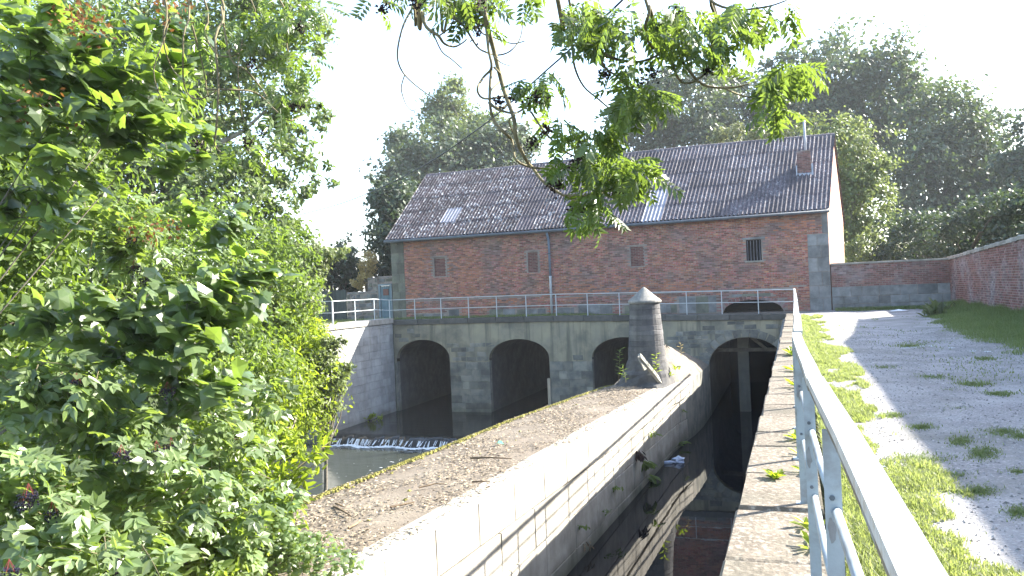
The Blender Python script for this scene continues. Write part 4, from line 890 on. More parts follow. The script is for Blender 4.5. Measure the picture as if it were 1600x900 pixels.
# pale bare stretch of the trunk that shows through the leaves
tree('leafy_shrub', 'dense mid green shrub bank above the river under the tall tree', 'shrub',
     [px_blob(330,400,130,90,20), px_blob(420,470,70,75,21), px_blob(250,480,130,110,18), px_blob(110,430,150,140,17), px_blob(460,410,40,60,22,w=1800), px_blob(330,560,120,80,18), px_blob(180,620,160,90,15)], 36000, .15, 'leaf_mid', base_of(300, 22, -2), .2, tmpl=OVAL, seed=41, group='shrubs on the river bank', per=40)
tree('yellow_shrub', 'yellow green shrub hanging over the water near the weir', 'shrub',
     [px_blob(460,550,60,55,23), px_blob(445,625,75,65,22), px_blob(480,530,35,35,24), px_blob(395,600,80,75,20), px_blob(478,610,36,45,23), px_blob(430,500,60,45,22), px_blob(420,690,50,35,19)], 26000, .135, 'leaf_yellow', base_of(430, 22, -4), .12, tmpl=OVAL, seed=42, group='shrubs on the river bank', per=40, shell=.4)
tree('willow_shrub', 'small grey green willowy shrub against the wing wall', 'shrub',
     [px_blob(515,585,28,36,22.5), px_blob(500,630,28,35,22.5), px_blob(537,570,13,22,22.5), px_blob(505,655,20,20,22.5), px_blob(515,545,20,22,22.5)], 4600, .12, 'leaf_light', base_of(492, 22.5, -4.9), .07, seed=43, group='shrubs on the river bank', limbs=10, shell=.3)
tree('leafy_shrub', 'light airy shrub with pointed sprays beside the fence end of the railing', 'shrub',
     [px_blob(470,420,45,60,25), px_blob(468,478,25,35,25), px_blob(445,480,50,40,24), px_blob(510,395,28,22,25,w=400)], 9000, .13, 'leaf_light', base_of(455, 25, -1), .08, seed=44, group='shrubs on the river bank', shell=.3)
# near bank ------------------------------------------------------------------------------------
tree('dark_tree', 'shadowy dense tree at the near edge behind the big lobed leaves', 'tree',
     [px_blob(60,110,170,150,11), px_blob(40,330,120,150,10.5), px_blob(60,560,150,110,10), px_blob(230,120,70,110,12), px_blob(-120,300,200,300,10)], 15000, .15, 'leaf_mid', (-12, 5, -2.2), .3, tmpl=OVAL, seed=45, per=35)
tree('bank_shrub', 'mixed low green shrub covering the near bank beside the leafy end of the divider wall', 'shrub',
     [px_blob(140,700,190,120,9.5), px_blob(290,720,130,110,10), px_blob(330,820,130,80,8.6), px_blob(100,850,180,90,7.5), px_blob(390,840,60,55,9, w=3000), px_blob(350,650,80,70,11), px_blob(230,880,160,60,7.4), px_blob(-90,820,150,150,8.5,w=14000), px_blob(-60,620,120,120,9.5,w=9000)], 32000, .105, 'leaf_bright', (-9.5, 6.5, -2.2), .1, tmpl=OVAL, seed=46, per=45, clump=.22)
# bright sapling reaching out over the water
sp = empty('sapling', (-8.6, 8.5, -2.2), 'bright yellow green sapling branch reaching out over the river', 'sapling')
rg = np.random.default_rng(50); mb = MB(); P = []; Dn = []
root_ = at(345, 800, 9.3)
for (u, v, d) in ((515,690,12.2),(500,720,12),(470,745,11.8),(450,690,12),(430,715,11.6),(480,775,11.6),(425,775,11.4),(505,700,11.8),(400,690,11.8),(440,740,12.4),(395,740,11.3),(455,790,11.2)):
    t = at(u, v, d-2.4); m_ = (root_*.45+t*.55)+np.array([0, 0, -.10]); mb.tube([root_, m_, t], [.02, .011, .004], 5)
    for k in range(46):
        f = .38+.62*rg.random()**.7; q = (1-f)**2*root_+2*f*(1-f)*m_+f*f*t; P.append(q+rg.normal(size=3)*.06); Dn.append((t-root_)/np.linalg.norm(t-root_)+rg.normal(size=3)*.8)
mb.build('stem', K['twig'], sp, smooth=True)
P = np.array(P); Dn = np.array(Dn); foliage('leaves', OVAL, P, frames_dir(Dn, rg.normal(size=P.shape)*.5+np.array([0,0,1.])), .125*(.7+.6*rg.random(len(P))), rg.random(len(P)), K['leaf_yellow'], sp)['kind'] = 'stuff'
def leaf_meshes(name, tmpl, m, n=7):
    out = []
    for i in range(n):
        V = tmpl[0].copy(); V = V+rng.normal(size=V.shape)*.022; V[:, 2] -= (.02+.34*i/n)*V[:, 0]**2+(.25*(i % 3)/3)*np.abs(V[:, 1])
        out.append(raw_mesh(name, V, tmpl[1], m, np.full(len(tmpl[1]), i/n)))
    return out
def fan_tree(name, label, cat, base, regions, tmpl, m, size, n_obj, n_stuff, upv, seed, stalk='stalk', leafname='leaf', twr=.012, tr=.1, group=None, per_twig=9):
    """tree or shrub near the camera: twigs carry leaves, the nearest leaves are single objects"""
    rg = np.random.default_rng(seed); root = empty(name, tuple(base), label, cat, group); base = np.array(base, float)
    tot = sum(r[5] for r in regions); P = []; Rm = []; S = []; mb = MB(); hub = np.mean([at(r[0], r[1], r[4]) for r in regions], 0); hub = base*.75+hub*.25
    mb.tube([base, base*.5+hub*.5+np.array([.1, .05, 0]), hub], [tr, tr*.8, tr*.5], 7)
    for (u, v, ru, rv, d, w) in regions:
        k = max(2, int((n_obj+n_stuff)*w/tot/per_twig)); c0 = at(u, v, d)
        mb.tube([hub, (hub+c0)/2+np.array([0, 0, .1]), c0], [tr*.4, tr*.25, tr*.12], 6)
        for i in range(k):
            a = rg.random()*6.283; r_ = math.sqrt(rg.random()); tip = at(u+ru*r_*math.cos(a), v+rv*r_*math.sin(a), d+rg.normal()*.35*ru*d/F*1.0)
            dr_ = tip-c0; dr_ = dr_/max(np.linalg.norm(dr_), 1e-6); st = tip-(dr_*.5+rg.normal(size=3)*.25)*size*2.2+np.array([0, 0, -.04])
            mb.tube([st, (st+tip)/2+np.array([0, 0, .02]), tip], [twr*.6, twr*.45, twr*.25], 4, t=.3)
            for q in range(per_twig):
                f = .15+.85*q/(per_twig-1); p = st*(1-f)+tip*f+rg.normal(size=3)*size*.22
                ld = (tip-st)/max(np.linalg.norm(tip-st), 1e-6)*.6+rg.normal(size=3)*np.array([.9, .9, .35]); un = upv+rg.normal(size=3)*.38
                P.append(p); Rm.append(frames_dir(ld, un)); S.append(size*(.65+.6*rg.random()))
    mb.build('stem', K[stalk], root, smooth=True)
    P = np.array(P); Rm = np.array(Rm); S = np.array(S); near = np.argsort((P-E0)@FW/S); inv = []
    single = set(near[:n_obj].tolist()); lm = leaf_meshes(leafname, tmpl, K[m])
    for i in single: piece(leafname, lm[i % len(lm)], root, P[i], Rm[i], S[i])
    rest = np.array([i for i in range(len(P)) if i not in single]); foliage('foliage', tmpl, P[rest], Rm[rest], S[rest], rg.random(len(rest)), K[m], root)['kind'] = 'stuff'
    return root
UPV = np.array([.55, .12, .85])
syc = fan_tree('sycamore_tree', 'big lobed sycamore leaves on layered boughs, dark green and close to the viewer', 'tree', (-9.5, 3.5, -2.2),
    [(70,60,130,80,7.2,10), (200,120,110,80,7.4,9), (80,190,120,90,7.0,10), (240,210,90,60,7.6,6), (60,300,90,60,7.2,5), (290,60,60,60,8,3), (300,470,110,45,7.5,9), (230,530,120,45,7.2,8), (370,430,70,40,7.8,5), (120,500,110,60,7,6), (300,590,90,40,7.4,5), (340,350,60,40,8,3)], MAPLE, 'leaf_maple', .185, 300, 1400, UPV, 61, tr=.03, twr=.008, stalk='bark')
rs = [((55,165),7.0),((150,30),7.2),((20,10),7.0),((255,80),7.5)]
mb = MB()
eld = fan_tree('elder_shrub', 'pale lit elder shrub with divided leaves and hanging clusters of black berries', 'shrub', (-7.2, 5.2, -2.1),
    [(120,660,130,70,7.0,10), (60,780,110,80,6.0,10), (230,760,110,80,6.8,10), (340,700,90,70,8,7), (160,870,150,50,6,9), (330,830,90,60,7.4,7), (420,760,55,40,8.6,3), (250,620,110,50,7.6,7), (60,600,90,60,6.6,6), (200,390,60,40,8.5,4), (150,330,120,40,8.2,5), (400,640,60,50,8.6,3)], ELDER, 'leaf_elder', .225, 300, 1300, UPV, 62, tr=.018, twr=.007, stalk='twig', leafname='compound_leaf', per_twig=6)
def berries(u, v, d, s, i):
    b = MB(); c = at(u, v, d); rg = random.Random(i)
    for k in range(60):
        a = rg.uniform(0, 6.28); r_ = s*math.sqrt(rg.random()); q = (c[0]+r_*math.cos(a), c[1]+r_*.7*math.sin(a), c[2]+s*.35-abs(rg.gauss(0, .5))*s)
        b.lathe(q, [(.001, -.010), (.010, 0), (.001, .010)], 5, cap=False, t=rg.random())
    o = b.build('berry_cluster', K['berry'], eld, kind='stuff'); b = MB()
    for k in range(5): a = 6.28*k/5; b.tube([(c[0], c[1], c[2]+s*1.1), (c[0]+s*.6*math.cos(a), c[1]+s*.45*math.sin(a), c[2])], .0022, 4)
    b.build('berry_stalk', K['stalk'], o)
for i, (u, v, d) in enumerate(((45,775,5.6),(38,790,5.7),(190,712,6.3),(245,705,6.6),(268,700,6.7),(182,880,5.6),(230,440,7.9),(210,420,8.2),(262,612,7.0),(15,895,5.2),(120,600,6.5),(205,375,8.2),(82,803,5.7))): berries(u, v, d, .085, i)
# rusty seed bunches of the sycamore
for i, (u, v, d) in enumerate(((140,40,6.9),(60,165,6.8),(270,12,7.3),(115,20,6.9),(240,360,7.7))):
    rg = np.random.default_rng(300+i); k = 60; P = at(u, v, d)+rg.normal(size=(k, 3))*np.array([.13, .1, .09]); o = foliage('seed_bunch', RHOMB, P, frames(rg.normal(size=(k, 3)), rg), np.full(k, .055), rg.random(k), K['leaf_rust'], syc)['kind'] = 'stuff'
# ivy spilling over the near end of the divider
rg = np.random.default_rng(70); P = []; 
for (u, v, ru, rv, d, n_) in ((390,850,80,60,8.2,900),(440,870,70,35,8.3,500),(330,880,90,40,7.6,700),(480,850,60,22,8.9,180),(520,880,50,25,8.3,160),(350,790,60,40,8.8,500)):
    a = rg.random(n_)*6.283; r_ = np.sqrt(rg.random(n_)); 
    for i in range(n_): P.append(at(u+ru*r_[i]*math.cos(a[i]), v+rv*r_[i]*math.sin(a[i]), d+rg.normal()*.12))
P = np.array(P); fl = np.array([max(zt(p[1])+.06, p[2]) if p[0] > xl(p[1]) else p[2] for p in P]); P[:, 2] = fl
iv = empty('ivy', (-6.8, 7.2, -2), 'pale ivy trailing over the near end of the divider wall', 'ivy'); lm = leaf_meshes('ivy_leaf', MAPLE, K['leaf_elder'])
foliage('foliage', MAPLE, P, frames(rg.normal(size=P.shape)*.5+np.array([.2, -.1, 1.]), rg), .06*(.6+.7*rg.random(len(P))), rg.random(len(P)), K['leaf_elder'], iv)['kind'] = 'stuff'
mb = MB()
for k in range(9):
    a = P[rg.integers(len(P))]; b = P[rg.integers(len(P))]; mb.tube([a, (a+b)/2+np.array([0,0,.06]), b], [.012, .012, .006], 5)
mb.build('stem', K['bark'], iv)
# ================================================================== OVERHANGING ASH
ash = empty('ash_tree', (-5.2, -1.5, -1.5), 'ash tree overhead with drooping bare twigs, leafy sprays and dark seed clumps against the sky', 'tree')
AB = [([(748,-60),(757,20),(772,80),(787,140),(803,185),(806,215),(822,250),(832,262),(850,285),(880,305),(905,312),(945,300),(975,285)], 5.5, .020, .006),
 ([(757,12),(763,75),(768,105),(756,120),(746,138),(752,152),(768,154),(793,148)], 5.5, .011, .007), ([(768,105),(765,150),(770,185),(786,205),(800,220),(806,250),(832,262)], 5.45, .011, .009),
 ([(772,105),(785,122),(768,140),(766,155)], 5.5, .008, .006), ([(764,160),(775,168),(790,166),(800,150)], 5.5, .011, .009), ([(775,170),(800,177),(815,172),(833,156)], 5.5, .01, .006),
 ([(650,-20),(646,8),(630,40),(621,80),(625,105),(640,125),(665,145),(690,161)], 5.6, .010, .004), ([(632,118),(627,138),(633,160),(642,172),(650,171)], 5.6, .005, .003),
 ([(655,-20),(660,20),(666,42),(685,56),(694,68),(710,73),(724,66),(730,60)], 5.6, .018, .004), ([(676,50),(690,80),(705,92),(722,107)], 5.6, .006, .004), ([(686,56),(705,40),(712,10),(716,-10)], 5.6, .006, .004),
 ([(688,-10),(702,22),(724,40),(745,72),(758,81),(778,86),(797,80),(812,62),(817,38)], 5.7, .011, .004), ([(725,-10),(738,20),(752,50),(770,58),(800,68),(820,64)], 5.7, .008, .004), ([(770,86),(783,98),(798,103)], 5.6, .005, .003),
 ([(884,-30),(890,20),(894,70),(898,105),(912,135),(935,155),(962,178)], 5.3, .010, .006), ([(868,-20),(880,20),(905,50),(935,78),(962,92),(992,97),(1015,92),(1040,80)], 5.2, .018, .007), ([(935,78),(945,105),(965,120),(985,140)], 5.2, .009, .006),
 ([(1048,40),(1049,80),(1055,112),(1065,128),(1080,129),(1098,118),(1110,98),(1112,88)], 5.2, .011, .005), ([(1050,40),(1062,85),(1075,108),(1095,130),(1120,137),(1150,136),(1172,130)], 5.2, .013, .006), ([(1130,137),(1155,148),(1180,154)], 5.2, .007, .005),
 ([(1000,-30),(1015,10),(1008,45),(1020,75),(1045,72),(1075,80),(1100,78),(1118,66)], 5.2, .013, .006), ([(1100,-40),(1110,0),(1150,15),(1200,10),(1230,0)], 5.3, .014, .005), ([(830,175),(850,205),(880,235),(905,247)], 5.4, .008, .006), ([(832,262),(860,264),(890,262),(930,255)], 5.4, .009, .005), ([(806,215),(795,190),(805,180)], 5.5, .006, .005), ([(890,306),(900,322),(920,335),(940,342)], 5.4, .007, .005), ([(880,305),(920,305),(960,292),(990,278)], 5.4, .008, .005),
 ([(335,-40),(336,60),(341,130),(338,200),(335,225),(345,238)], 6.4, .013, .005), ([(250,-40),(255,60),(268,105),(290,130)], 6.6, .009, .005), ([(285,-40),(286,60),(288,135),(310,155),(340,140)], 6.6, .010, .005), ([(310,-30),(320,50),(340,85),(370,85),(390,60)], 6.6, .010, .005), ([(345,10),(360,90),(385,110),(410,140),(425,165)], 6.5, .009, .005), ([(380,-30),(383,40),(372,100),(378,180),(395,192)], 6.5, .008, .004), ([(320,140),(360,140),(400,145),(430,172),(450,188),(470,182)], 6.4, .009, .005), ([(300,40),(315,95),(325,150)], 6.6, .009, .005), ([(420,-30),(445,30),(450,80),(470,95)], 6.6, .009, .004), ([(250,-20),(262,40),(240,110),(255,160)], 6.7, .008, .004)]
hub1 = np.array([-1.4, 3.4, 6.6]); hub0 = np.array([-4.6, -.2, 5.2]); rg = np.random.default_rng(80)
mb = MB(); mb.tube([(-5.2, -1.5, -2.0), (-5.1, -1.2, 1), (-5, -.8, 3.2), tuple(hub0)], [.42, .34, .3, .22], 12); mb.tube([tuple(hub0), (-3.2, 1.6, 6.3), tuple(hub1), (.4, 5.2, 6.4)], [.2, .15, .11, .05], 9); mb.tube([tuple(hub0), (-5.2, 2.4, 6.2), (-5.0, 4.5, 6.6)], [.17, .12, .06], 8)
mb.build('trunk', K['bark'], ash, smooth=True)
def smooth_path(pts):
    pts = np.array(pts); out = []
    for i in range(len(pts)-1):
        p0, p1, p2, p3 = pts[max(i-1, 0)], pts[i], pts[i+1], pts[min(i+2, len(pts)-1)]
        for t in (0, .25, .5, .75): out.append(.5*((2*p1)+(-p0+p2)*t+(2*p0-5*p1+4*p2-p3)*t*t+(-p0+3*p1-3*p2+p3)*t**3))
    return out+[pts[-1]]
for pts, d, r0, r1 in AB:
    w = [at(u, v, d+.12*math.sin(i*1.7+u)) for i, (u, v) in enumerate(pts)]
    if pts[0][1] < -5: w = [(hub1 if pts[0][0] > 560 else np.array([-5.0, 4.4, 6.5]))+rg.normal(size=3)*.05]+w
    sp_ = smooth_path(w); n_ = len(sp_); b = MB(); b.tube(sp_, [r0+(r1-r0)*k/(n_-1) for k in range(n_)], 6); b.build('branch', K['twig'], ash, smooth=True)
LG = [(985,45,75,45,5.2,46), (925,45,45,35,5.2,24), (1060,35,55,45,5.2,34), (1125,60,45,40,5.2,22), (1170,25,45,35,5.2,20), (1085,75,40,25,5.2,12), (1215,20,30,25,5.3,7), (920,20,40,25,5.2,14), (875,40,18,14,5.3,4), (848,135,38,24,5.4,15), (1000,155,42,28,5.1,26), (975,175,25,20,5.1,10), (960,120,25,20,5.2,7), (930,215,40,24,5.2,20), (960,265,45,25,5.2,26), (905,255,35,30,5.3,20), (1005,285,22,16,5.2,8), (870,205,35,28,5.4,14), (925,310,28,22,5.3,15), (945,340,18,14,5.3,6), (990,260,30,25,5.2,10), (1240,112,32,20,5.1,16), (1205,140,28,22,5.1,14), (1212,178,16,14,5.1,7),
      (660,-12,50,14,5.6,16), (740,2,55,16,5.6,20), (720,28,20,14,5.6,5), (745,45,14,12,5.6,4), (585,8,18,12,5.8,3), (820,0,25,14,5.5,6), (450,30,70,50,6.6,26), (400,40,60,60,6.6,16), (430,160,40,60,6.4,12), (470,100,35,40,6.5,9), (380,250,50,50,6.4,8), (500,20,30,20,6.6,8), (330,60,60,60,6.7,14)]
P = []; Rm = []; S = []; 
for u, v, ru, rv, d, n_ in LG:
    for i in range(int(n_*1.45)):
        a = rg.random()*6.283; r_ = math.sqrt(rg.random())*.85; du_, dv_ = ru*r_*math.cos(a), rv*r_*math.sin(a)
        p = at(u+du_*.7, v+dv_*.7-8, d+rg.normal()*.22); dd = RT*(du_/ru*1.1+.15)+UP*(-.55-dv_/rv*.1)+FW*rg.normal()*.5+rg.normal(size=3)*.3
        P.append(p); Rm.append(frames_dir(dd, UP*1.0+RT*.3+rg.normal(size=3)*.5)); S.append(.215*(.7+.5*rg.random()))
lm = leaf_meshes('compound_leaf', ASH, K['leaf_ash']); order = rg.permutation(len(P)); first = [i for i in order if P[i] is not None][:300]; fs_ = set(first)
for i in first: piece('compound_leaf', lm[i % len(lm)], ash, P[i], Rm[i], S[i])
rest = [i for i in range(len(P)) if i not in fs_]
if rest: foliage('foliage', ASH, np.array(P)[rest], np.array(Rm)[rest], np.array(S)[rest], rg.random(len(rest)), K['leaf_ash'], ash)['kind'] = 'stuff'
for i, (u, v, s) in enumerate(((832,222,1.),(855,202,.7),(896,259,1.1),(905,255,.9),(864,287,.9),(872,290,.8),(965,298,.8),(902,330,.7),(961,173,.9),(928,39,1.1),(1050,67,1.2),(1122,67,1.1),(1020,114,.9),(946,115,.8),(998,130,.7),(840,151,1.),(810,144,.9),(805,150,.8),(778,158,.6),(1043,30,.8),(1060,25,.7),(1107,110,.7),(600,15,.6),(745,50,.7),(752,5,1.),(705,5,.9),(650,3,1.),(410,202,.8),(387,222,.9),(470,42,.7),(470,165,.7),(455,170,.7),(308,226,.9),(393,100,.7))):
    k = 46; d = 5.25 if u > 560 else 6.3; Pn = at(u, v, d)+rg.normal(size=(k, 3))*.028*s; foliage('seed_clump', RHOMB, Pn, frames(rg.normal(size=(k, 3)), rg), np.full(k, .032), rg.random(k), K['seed'], ash)['kind'] = 'stuff'
# overhead cable
cb = [at(400,352,44), at(513,324,40), at(580,300,36), at(640,271,32), at(685,245,29), at(735,210,26), at(775,180,23.5), at(856,108,19.5), at(893,75,18), at(1010,-40,14), at(1200,-300,9)]
mb = MB(); mb.tube(smooth_path(cb), .022, 6); mb.build('overhead_cable', K['cable'], label='black overhead cable slanting across the sky past the far end of the roof', cat='cable', smooth=True)
# ================================================================== GRASS, WEEDS, PEBBLES, LITTER
BL = (np.array([[0,-.5,0],[0,.5,0],[.05,-.36,.5],[.05,.36,.5],[.28,0,1.]]), np.array([[0,1,3],[0,3,2],[2,3,4]]))
def blades(name, X, Y, Z, H, W, lean, m, label, cat, rg, kind='stuff', group=None):
    n = len(X); a = rg.random(n)*6.283; V, Fc = BL; k = len(V); ca, sa = np.cos(a), np.sin(a)
    lx = V[None, :, 0]*lean[:, None]*H[:, None]*2; ly = V[None, :, 1]*W[:, None]; lz = V[None, :, 2]*H[:, None]*(1-.25*np.clip(lean[:, None], 0, 1)*V[None, :, 2])
    P = np.stack([X[:, None]+lx*ca[:, None]-ly*sa[:, None], Y[:, None]+lx*sa[:, None]+ly*ca[:, None], Z[:, None]+lz], -1).reshape(-1, 3)
    FF = (Fc[None]+(np.arange(n)*k)[:, None, None]).reshape(-1, 3)
    return tag(link(name, raw_mesh(name, P, FF, K[m], np.repeat(rg.random(n), 3))), label, cat, group, kind)
_L = np.random.default_rng(77).random((64, 64))
def vn(x, y):
    xi, yi = np.floor(x).astype(int), np.floor(y).astype(int); fx, fy = x-xi, y-yi; fx = fx*fx*(3-2*fx); fy = fy*fy*(3-2*fy); g = lambda a, b: _L[a % 64, b % 64]
    return (g(xi, yi)*(1-fx)+g(xi+1, yi)*fx)*(1-fy)+(g(xi, yi+1)*(1-fx)+g(xi+1, yi+1)*fx)*fy
def fbm(x, y): return .5*vn(x, y)+.3*vn(x*2.1+7, y*2.1+3)+.2*vn(x*4.7+11, y*4.7+5)
rg = np.random.default_rng(90)
n = 330000; Y = 2.4+30*rg.random(n)**1.6; X = .2+1.75*rg.random(n)
thr = .40+.36*np.clip((X-.62)/.6, 0, 1.5)+.2*np.clip((X-.9)/.3, 0, 1)*(Y > 7.5)-.15*(Y < 7.5)*np.clip((8-Y)/2, 0, 1)-.10*(X < .5)+.05*(Y > 20); k = fbm(X*2.2+20, Y*.95)+rg.normal(size=n)*.025 > thr; X, Y = X[k], Y[k]; n = len(X)
dn = np.clip((fbm(X*2.2+20, Y*.95)-.38)*6, .3, 1.3)
H = (.018+.038*rg.random(n))*(.6+dn)*(1+.6*(X < .45)); blades('verge_grass', X, Y, np.full(n, -.02), H, .003+.003*rg.random(n)+.0007*Y, .3+1.3*rg.random(n), 'grass', 'patchy bright green grass along the foot of the painted railing', 'grass', rg)
XX, YY = [], []
for u, v, ru, rv, q in ((1570,676,34,7,900),(1592,683,20,5,400),(1535,710,26,12,1300),(1500,690,20,8,700),(1525,770,40,9,1600),(1592,803,22,10,900),(1340,650,30,4,500),(1395,649,20,4,350),(1440,668,22,4,350),(1520,600,35,4,500),(1480,612,30,4,400),(1560,615,30,4,400),(1450,590,40,5,500),(1380,575,30,4,400),(1540,560,25,3,250),(1420,540,30,3,300),(1450,510,30,3,250),(1500,640,30,5,350),(1590,740,25,6,350),(1440,720,50,10,1400),(1480,745,40,8,900)):
    a = rg.random(q)*6.283; r_ = np.abs(rg.normal(size=q))*.62
    for i in range(q): p_ = on_z(u+ru*r_[i]*math.cos(a[i]), v+rv*r_[i]*math.sin(a[i]), -.02); XX.append(p_[0]); YY.append(p_[1])
nn = 9000; y_ = 4+26*rg.random(nn); x_ = 1.2+3.4*rg.random(nn); k = fbm(x_*1.1+40, y_*.8+9)+rg.normal(size=nn)*.05 > .64; XX = np.concatenate([XX, x_[k]]); YY = np.concatenate([YY, y_[k]]); n = len(XX)
blades('path_grass', XX, YY, np.full(n, -.03), .022+.036*rg.random(n), .003+.004*rg.random(n)+.0007*YY, .4+1.3*rg.random(n), 'grass_deep', 'thin flat tufts of grass growing through the gravel path', 'grass', rg)
n = 60000; Y = 13.5+22.5*rg.random(n); xe = np.interp(Y, [13, 16, 21, 33, 36], [5.4, 3.6, 3.55, 4.75, 5.2])+.18*np.sin(Y*1.9)+.1*np.sin(Y*5.1); X = xe+(6.22-xe)*rg.random(n)**.8
f = (X-xe)/(6.22-xe); H = (.07+.21*f**.7)*(.45+.8*rg.random(n))*(1+.35*np.sin(X*4+Y*2.1)); blades('bank_grass', X, Y, .12*f-.03, H, .008+.009*rg.random(n), .2+.9*rg.random(n), 'grass_deep', 'lush rough grass along the foot of the tall brick wall', 'grass', rg)
n = 9000; X = 1.75+4.4*rg.random(n); Y = 36.5-np.abs(rg.normal(size=n))*.35; blades('foot_grass', X, Y, np.full(n, -.03), .06+.16*rg.random(n), .010+.008*rg.random(n), .2+.8*rg.random(n), 'grass_deep', 'strip of grass along the foot of the rear yard wall', 'grass', rg)
n = 9000; X = -19+13*rg.random(n)**1.4; Y = 34.75+1.7*rg.random(n); Z = np.array([ztop(x) for x in X])-.03; blades('deck_grass', X, Y, Z, .05+.13*rg.random(n)*(X < -9), .010+.008*rg.random(n), .2+.8*rg.random(n), 'grass_deep', 'short grass on the bridge deck behind the thin railing', 'grass', rg)
n = 12000; X = -19.4-8*rg.random(n); Y = 28.4+8*rg.random(n); blades('bank_lawn', X, Y, np.full(n, .17), .08+.16*rg.random(n), .012+.01*rg.random(n), .2+.8*rg.random(n), 'grass', 'green grass between the wing wall and the board fence', 'grass', rg)
mb = MB()
for i in range(22000):
    y = 2.8+20*random.random()**2.0; x = .4+5.4*random.random(); s = random.uniform(.004, .014)*(1+.02*y); z = -.012+.02*math.sin(x*2.1+y*.7)*math.sin(y*.45)-.03*math.exp(-((x-2.6)/.5)**2)
    j = lambda: random.uniform(.6, 1.3)*s
    mb.add([(x-j(), y, z), (x, y-j(), z), (x+j(), y, z), (x, y+j(), z), (x, y, z+j()*.8)], [(0,1,4),(1,2,4),(2,3,4),(3,0,4)], random.random())
mb.build('loose_gravel', K['pebble'], kind='stuff', label='loose pebbles scattered over the gravel path', cat='gravel')
# weeds ------------------------------------------------------------------------------------------
LEAF = (np.array([[0,0,0],[.3,-.13,.10],[.7,-.17,.16],[1,0,.08],[.7,.17,.16],[.3,.13,.10]]), np.array([[0,1,2,3],[0,3,4,5]]))
def weed(name, label, cat, c, n, size, m, rg, rise=.5, spread=.02, tmpl=LEAF, dirv=None, group=None):
    """a small plant: a rosette or tuft whose leaves rise from one root"""
    root = empty(name, tuple(c), label, cat, group); c = np.array(c, float); lm = raw_mesh('leaf', tmpl[0], tmpl[1], K[m], np.full(len(tmpl[1]), rg.random()))
    for k in range(n):
        a = 6.283*k/n+rg.normal()*.3; d = np.array([math.cos(a), math.sin(a), rise*(.3+rg.random())]); 
        if dirv is not None: d = d*.6+np.array(dirv)
        piece('leaf', lm, root, c+rg.normal(size=3)*spread*np.array([1, 1, .3]), frames_dir(d[None], np.array([[0, 0, 1.]]))[0], size*(.6+.7*rg.random()))
    return root
rg = np.random.default_rng(95); GW = 'weeds along the canal wall railing'
def wtp(u, v): p = on_z(u, v, .0); return (p[0], p[1], .0)
for u, v, n, s, lab in ((1212,748,22,.10,'spiky weed rosette growing in the middle of the coping slabs'), (1250,688,11,.16,'yellow green broad leaved weed at the railing foot, the farthest of the near ones'), (1258,712,8,.12,'small weed at the railing foot just beyond the spiky rosette'),
        (1259,738,10,.12,'weed tuft at the railing foot level with the spiky rosette'), (1262,822,9,.10,'leafy weed under the railing nearer than the spiky rosette'), (1277,838,8,.12,'broad leaved weed pushing up between two railing posts at the near end'), (1264,856,9,.10,'nearest leafy weed beside the railing on the coping'),
        (1243,580,10,.22,'small bright weed at the railing foot halfway to the bridge'), (1240,555,12,.25,'bright weed on the coping edge far along the railing'), (1244,604,9,.18,'little weed on the coping joint beyond the bend in the railing')):
    weed('weed', lab, 'weed', wtp(u, v), n, s, 'leaf_yellow', rg, .55, .015, group=GW)
GF = 'plants growing from the canal face of the divider wall'
def face(u, v):
    p = on_x(u, v, -4.4)
    for _ in range(4): p = on_x(u, v, float(xr(p[1]))+.05)
    return p
for u, v, n, s, m, lab, dz in ((1007,722,26,.30,'leaf_mid','large leafy plant hanging down the divider face near the water',-.9), (996,705,16,.30,'seed','dark dead stems hanging beside the large leafy plant on the divider face',-1.3), (1016,745,22,.26,'leaf_mid','bushy green plant at the waterline under the large leafy plant',-.7),
        (1061,692,14,.25,'leaf_mid','green tuft at the waterline beyond the floating bag',-.2), (906,822,12,.14,'leaf_mid','small green plant clinging to the near part of the divider face',-.5), (914,850,12,.14,'stick','withered stalks trailing below the small green plant on the divider face',-1.2), (1016,676,10,.2,'leaf_mid','little green plant high on the divider face',-.6), (962,758,10,.16,'leaf_mid','faint green weed midway down the divider face',-.8), (1063,640,9,.22,'leaf_mid','small weed on the divider face near the far end',-.8), (945,800,14,.12,'leaf_mid','low green weed just above the waterline on the divider face',-.2)):
    p = face(u, v); weed('wall_plant', lab, 'plant', p, n, s, m, rg, .3, .07, dirv=(.5, 0, dz), group=GF)
# plants round the turret
def stemmed(label, p, h, n, s, m, lean=(0, 0)):
    root = empty('young_plant', tuple(p), label, 'plant', 'plants round the stone turret'); p = np.array(p); q = p+np.array([lean[0], lean[1], h])
    b = MB(); b.tube([p, (p+q)/2+np.array([.02, 0, 0]), q], [.012, .01, .005], 5); b.build('stem', K['twig'], root)
    lm = raw_mesh('leaf', LEAF[0], LEAF[1], K[m], [.5, .5])
    for k in range(n):
        f = .2+.8*k/max(1, n-1); a = 2.4*k; piece('leaf', lm, root, p*(1-f)+q*f, frames_dir(np.array([[math.cos(a), math.sin(a), .2]]), np.array([[0, 0, 1.]]))[0], s*(.7+.6*rg.random()))
stemmed('bright green seedling growing between the turret and the broken beam', at(1026, 588, 26.3), .75, 14, .20, 'leaf_yellow')
stemmed('tall thin shrub standing on the river side of the turret foot', at(966, 598, 26.6), 1.15, 22, .20, 'leaf_mid', (.1, 0))
stemmed('leafy sprig at the river side corner of the turret foot', at(978, 598, 26.2), .55, 12, .18, 'leaf_mid', (-.1, 0))
stemmed('dry yellow stalk on the crest of the mound behind the turret', at(1064, 556, 29.5), .5, 8, .14, 'leaf_gold')
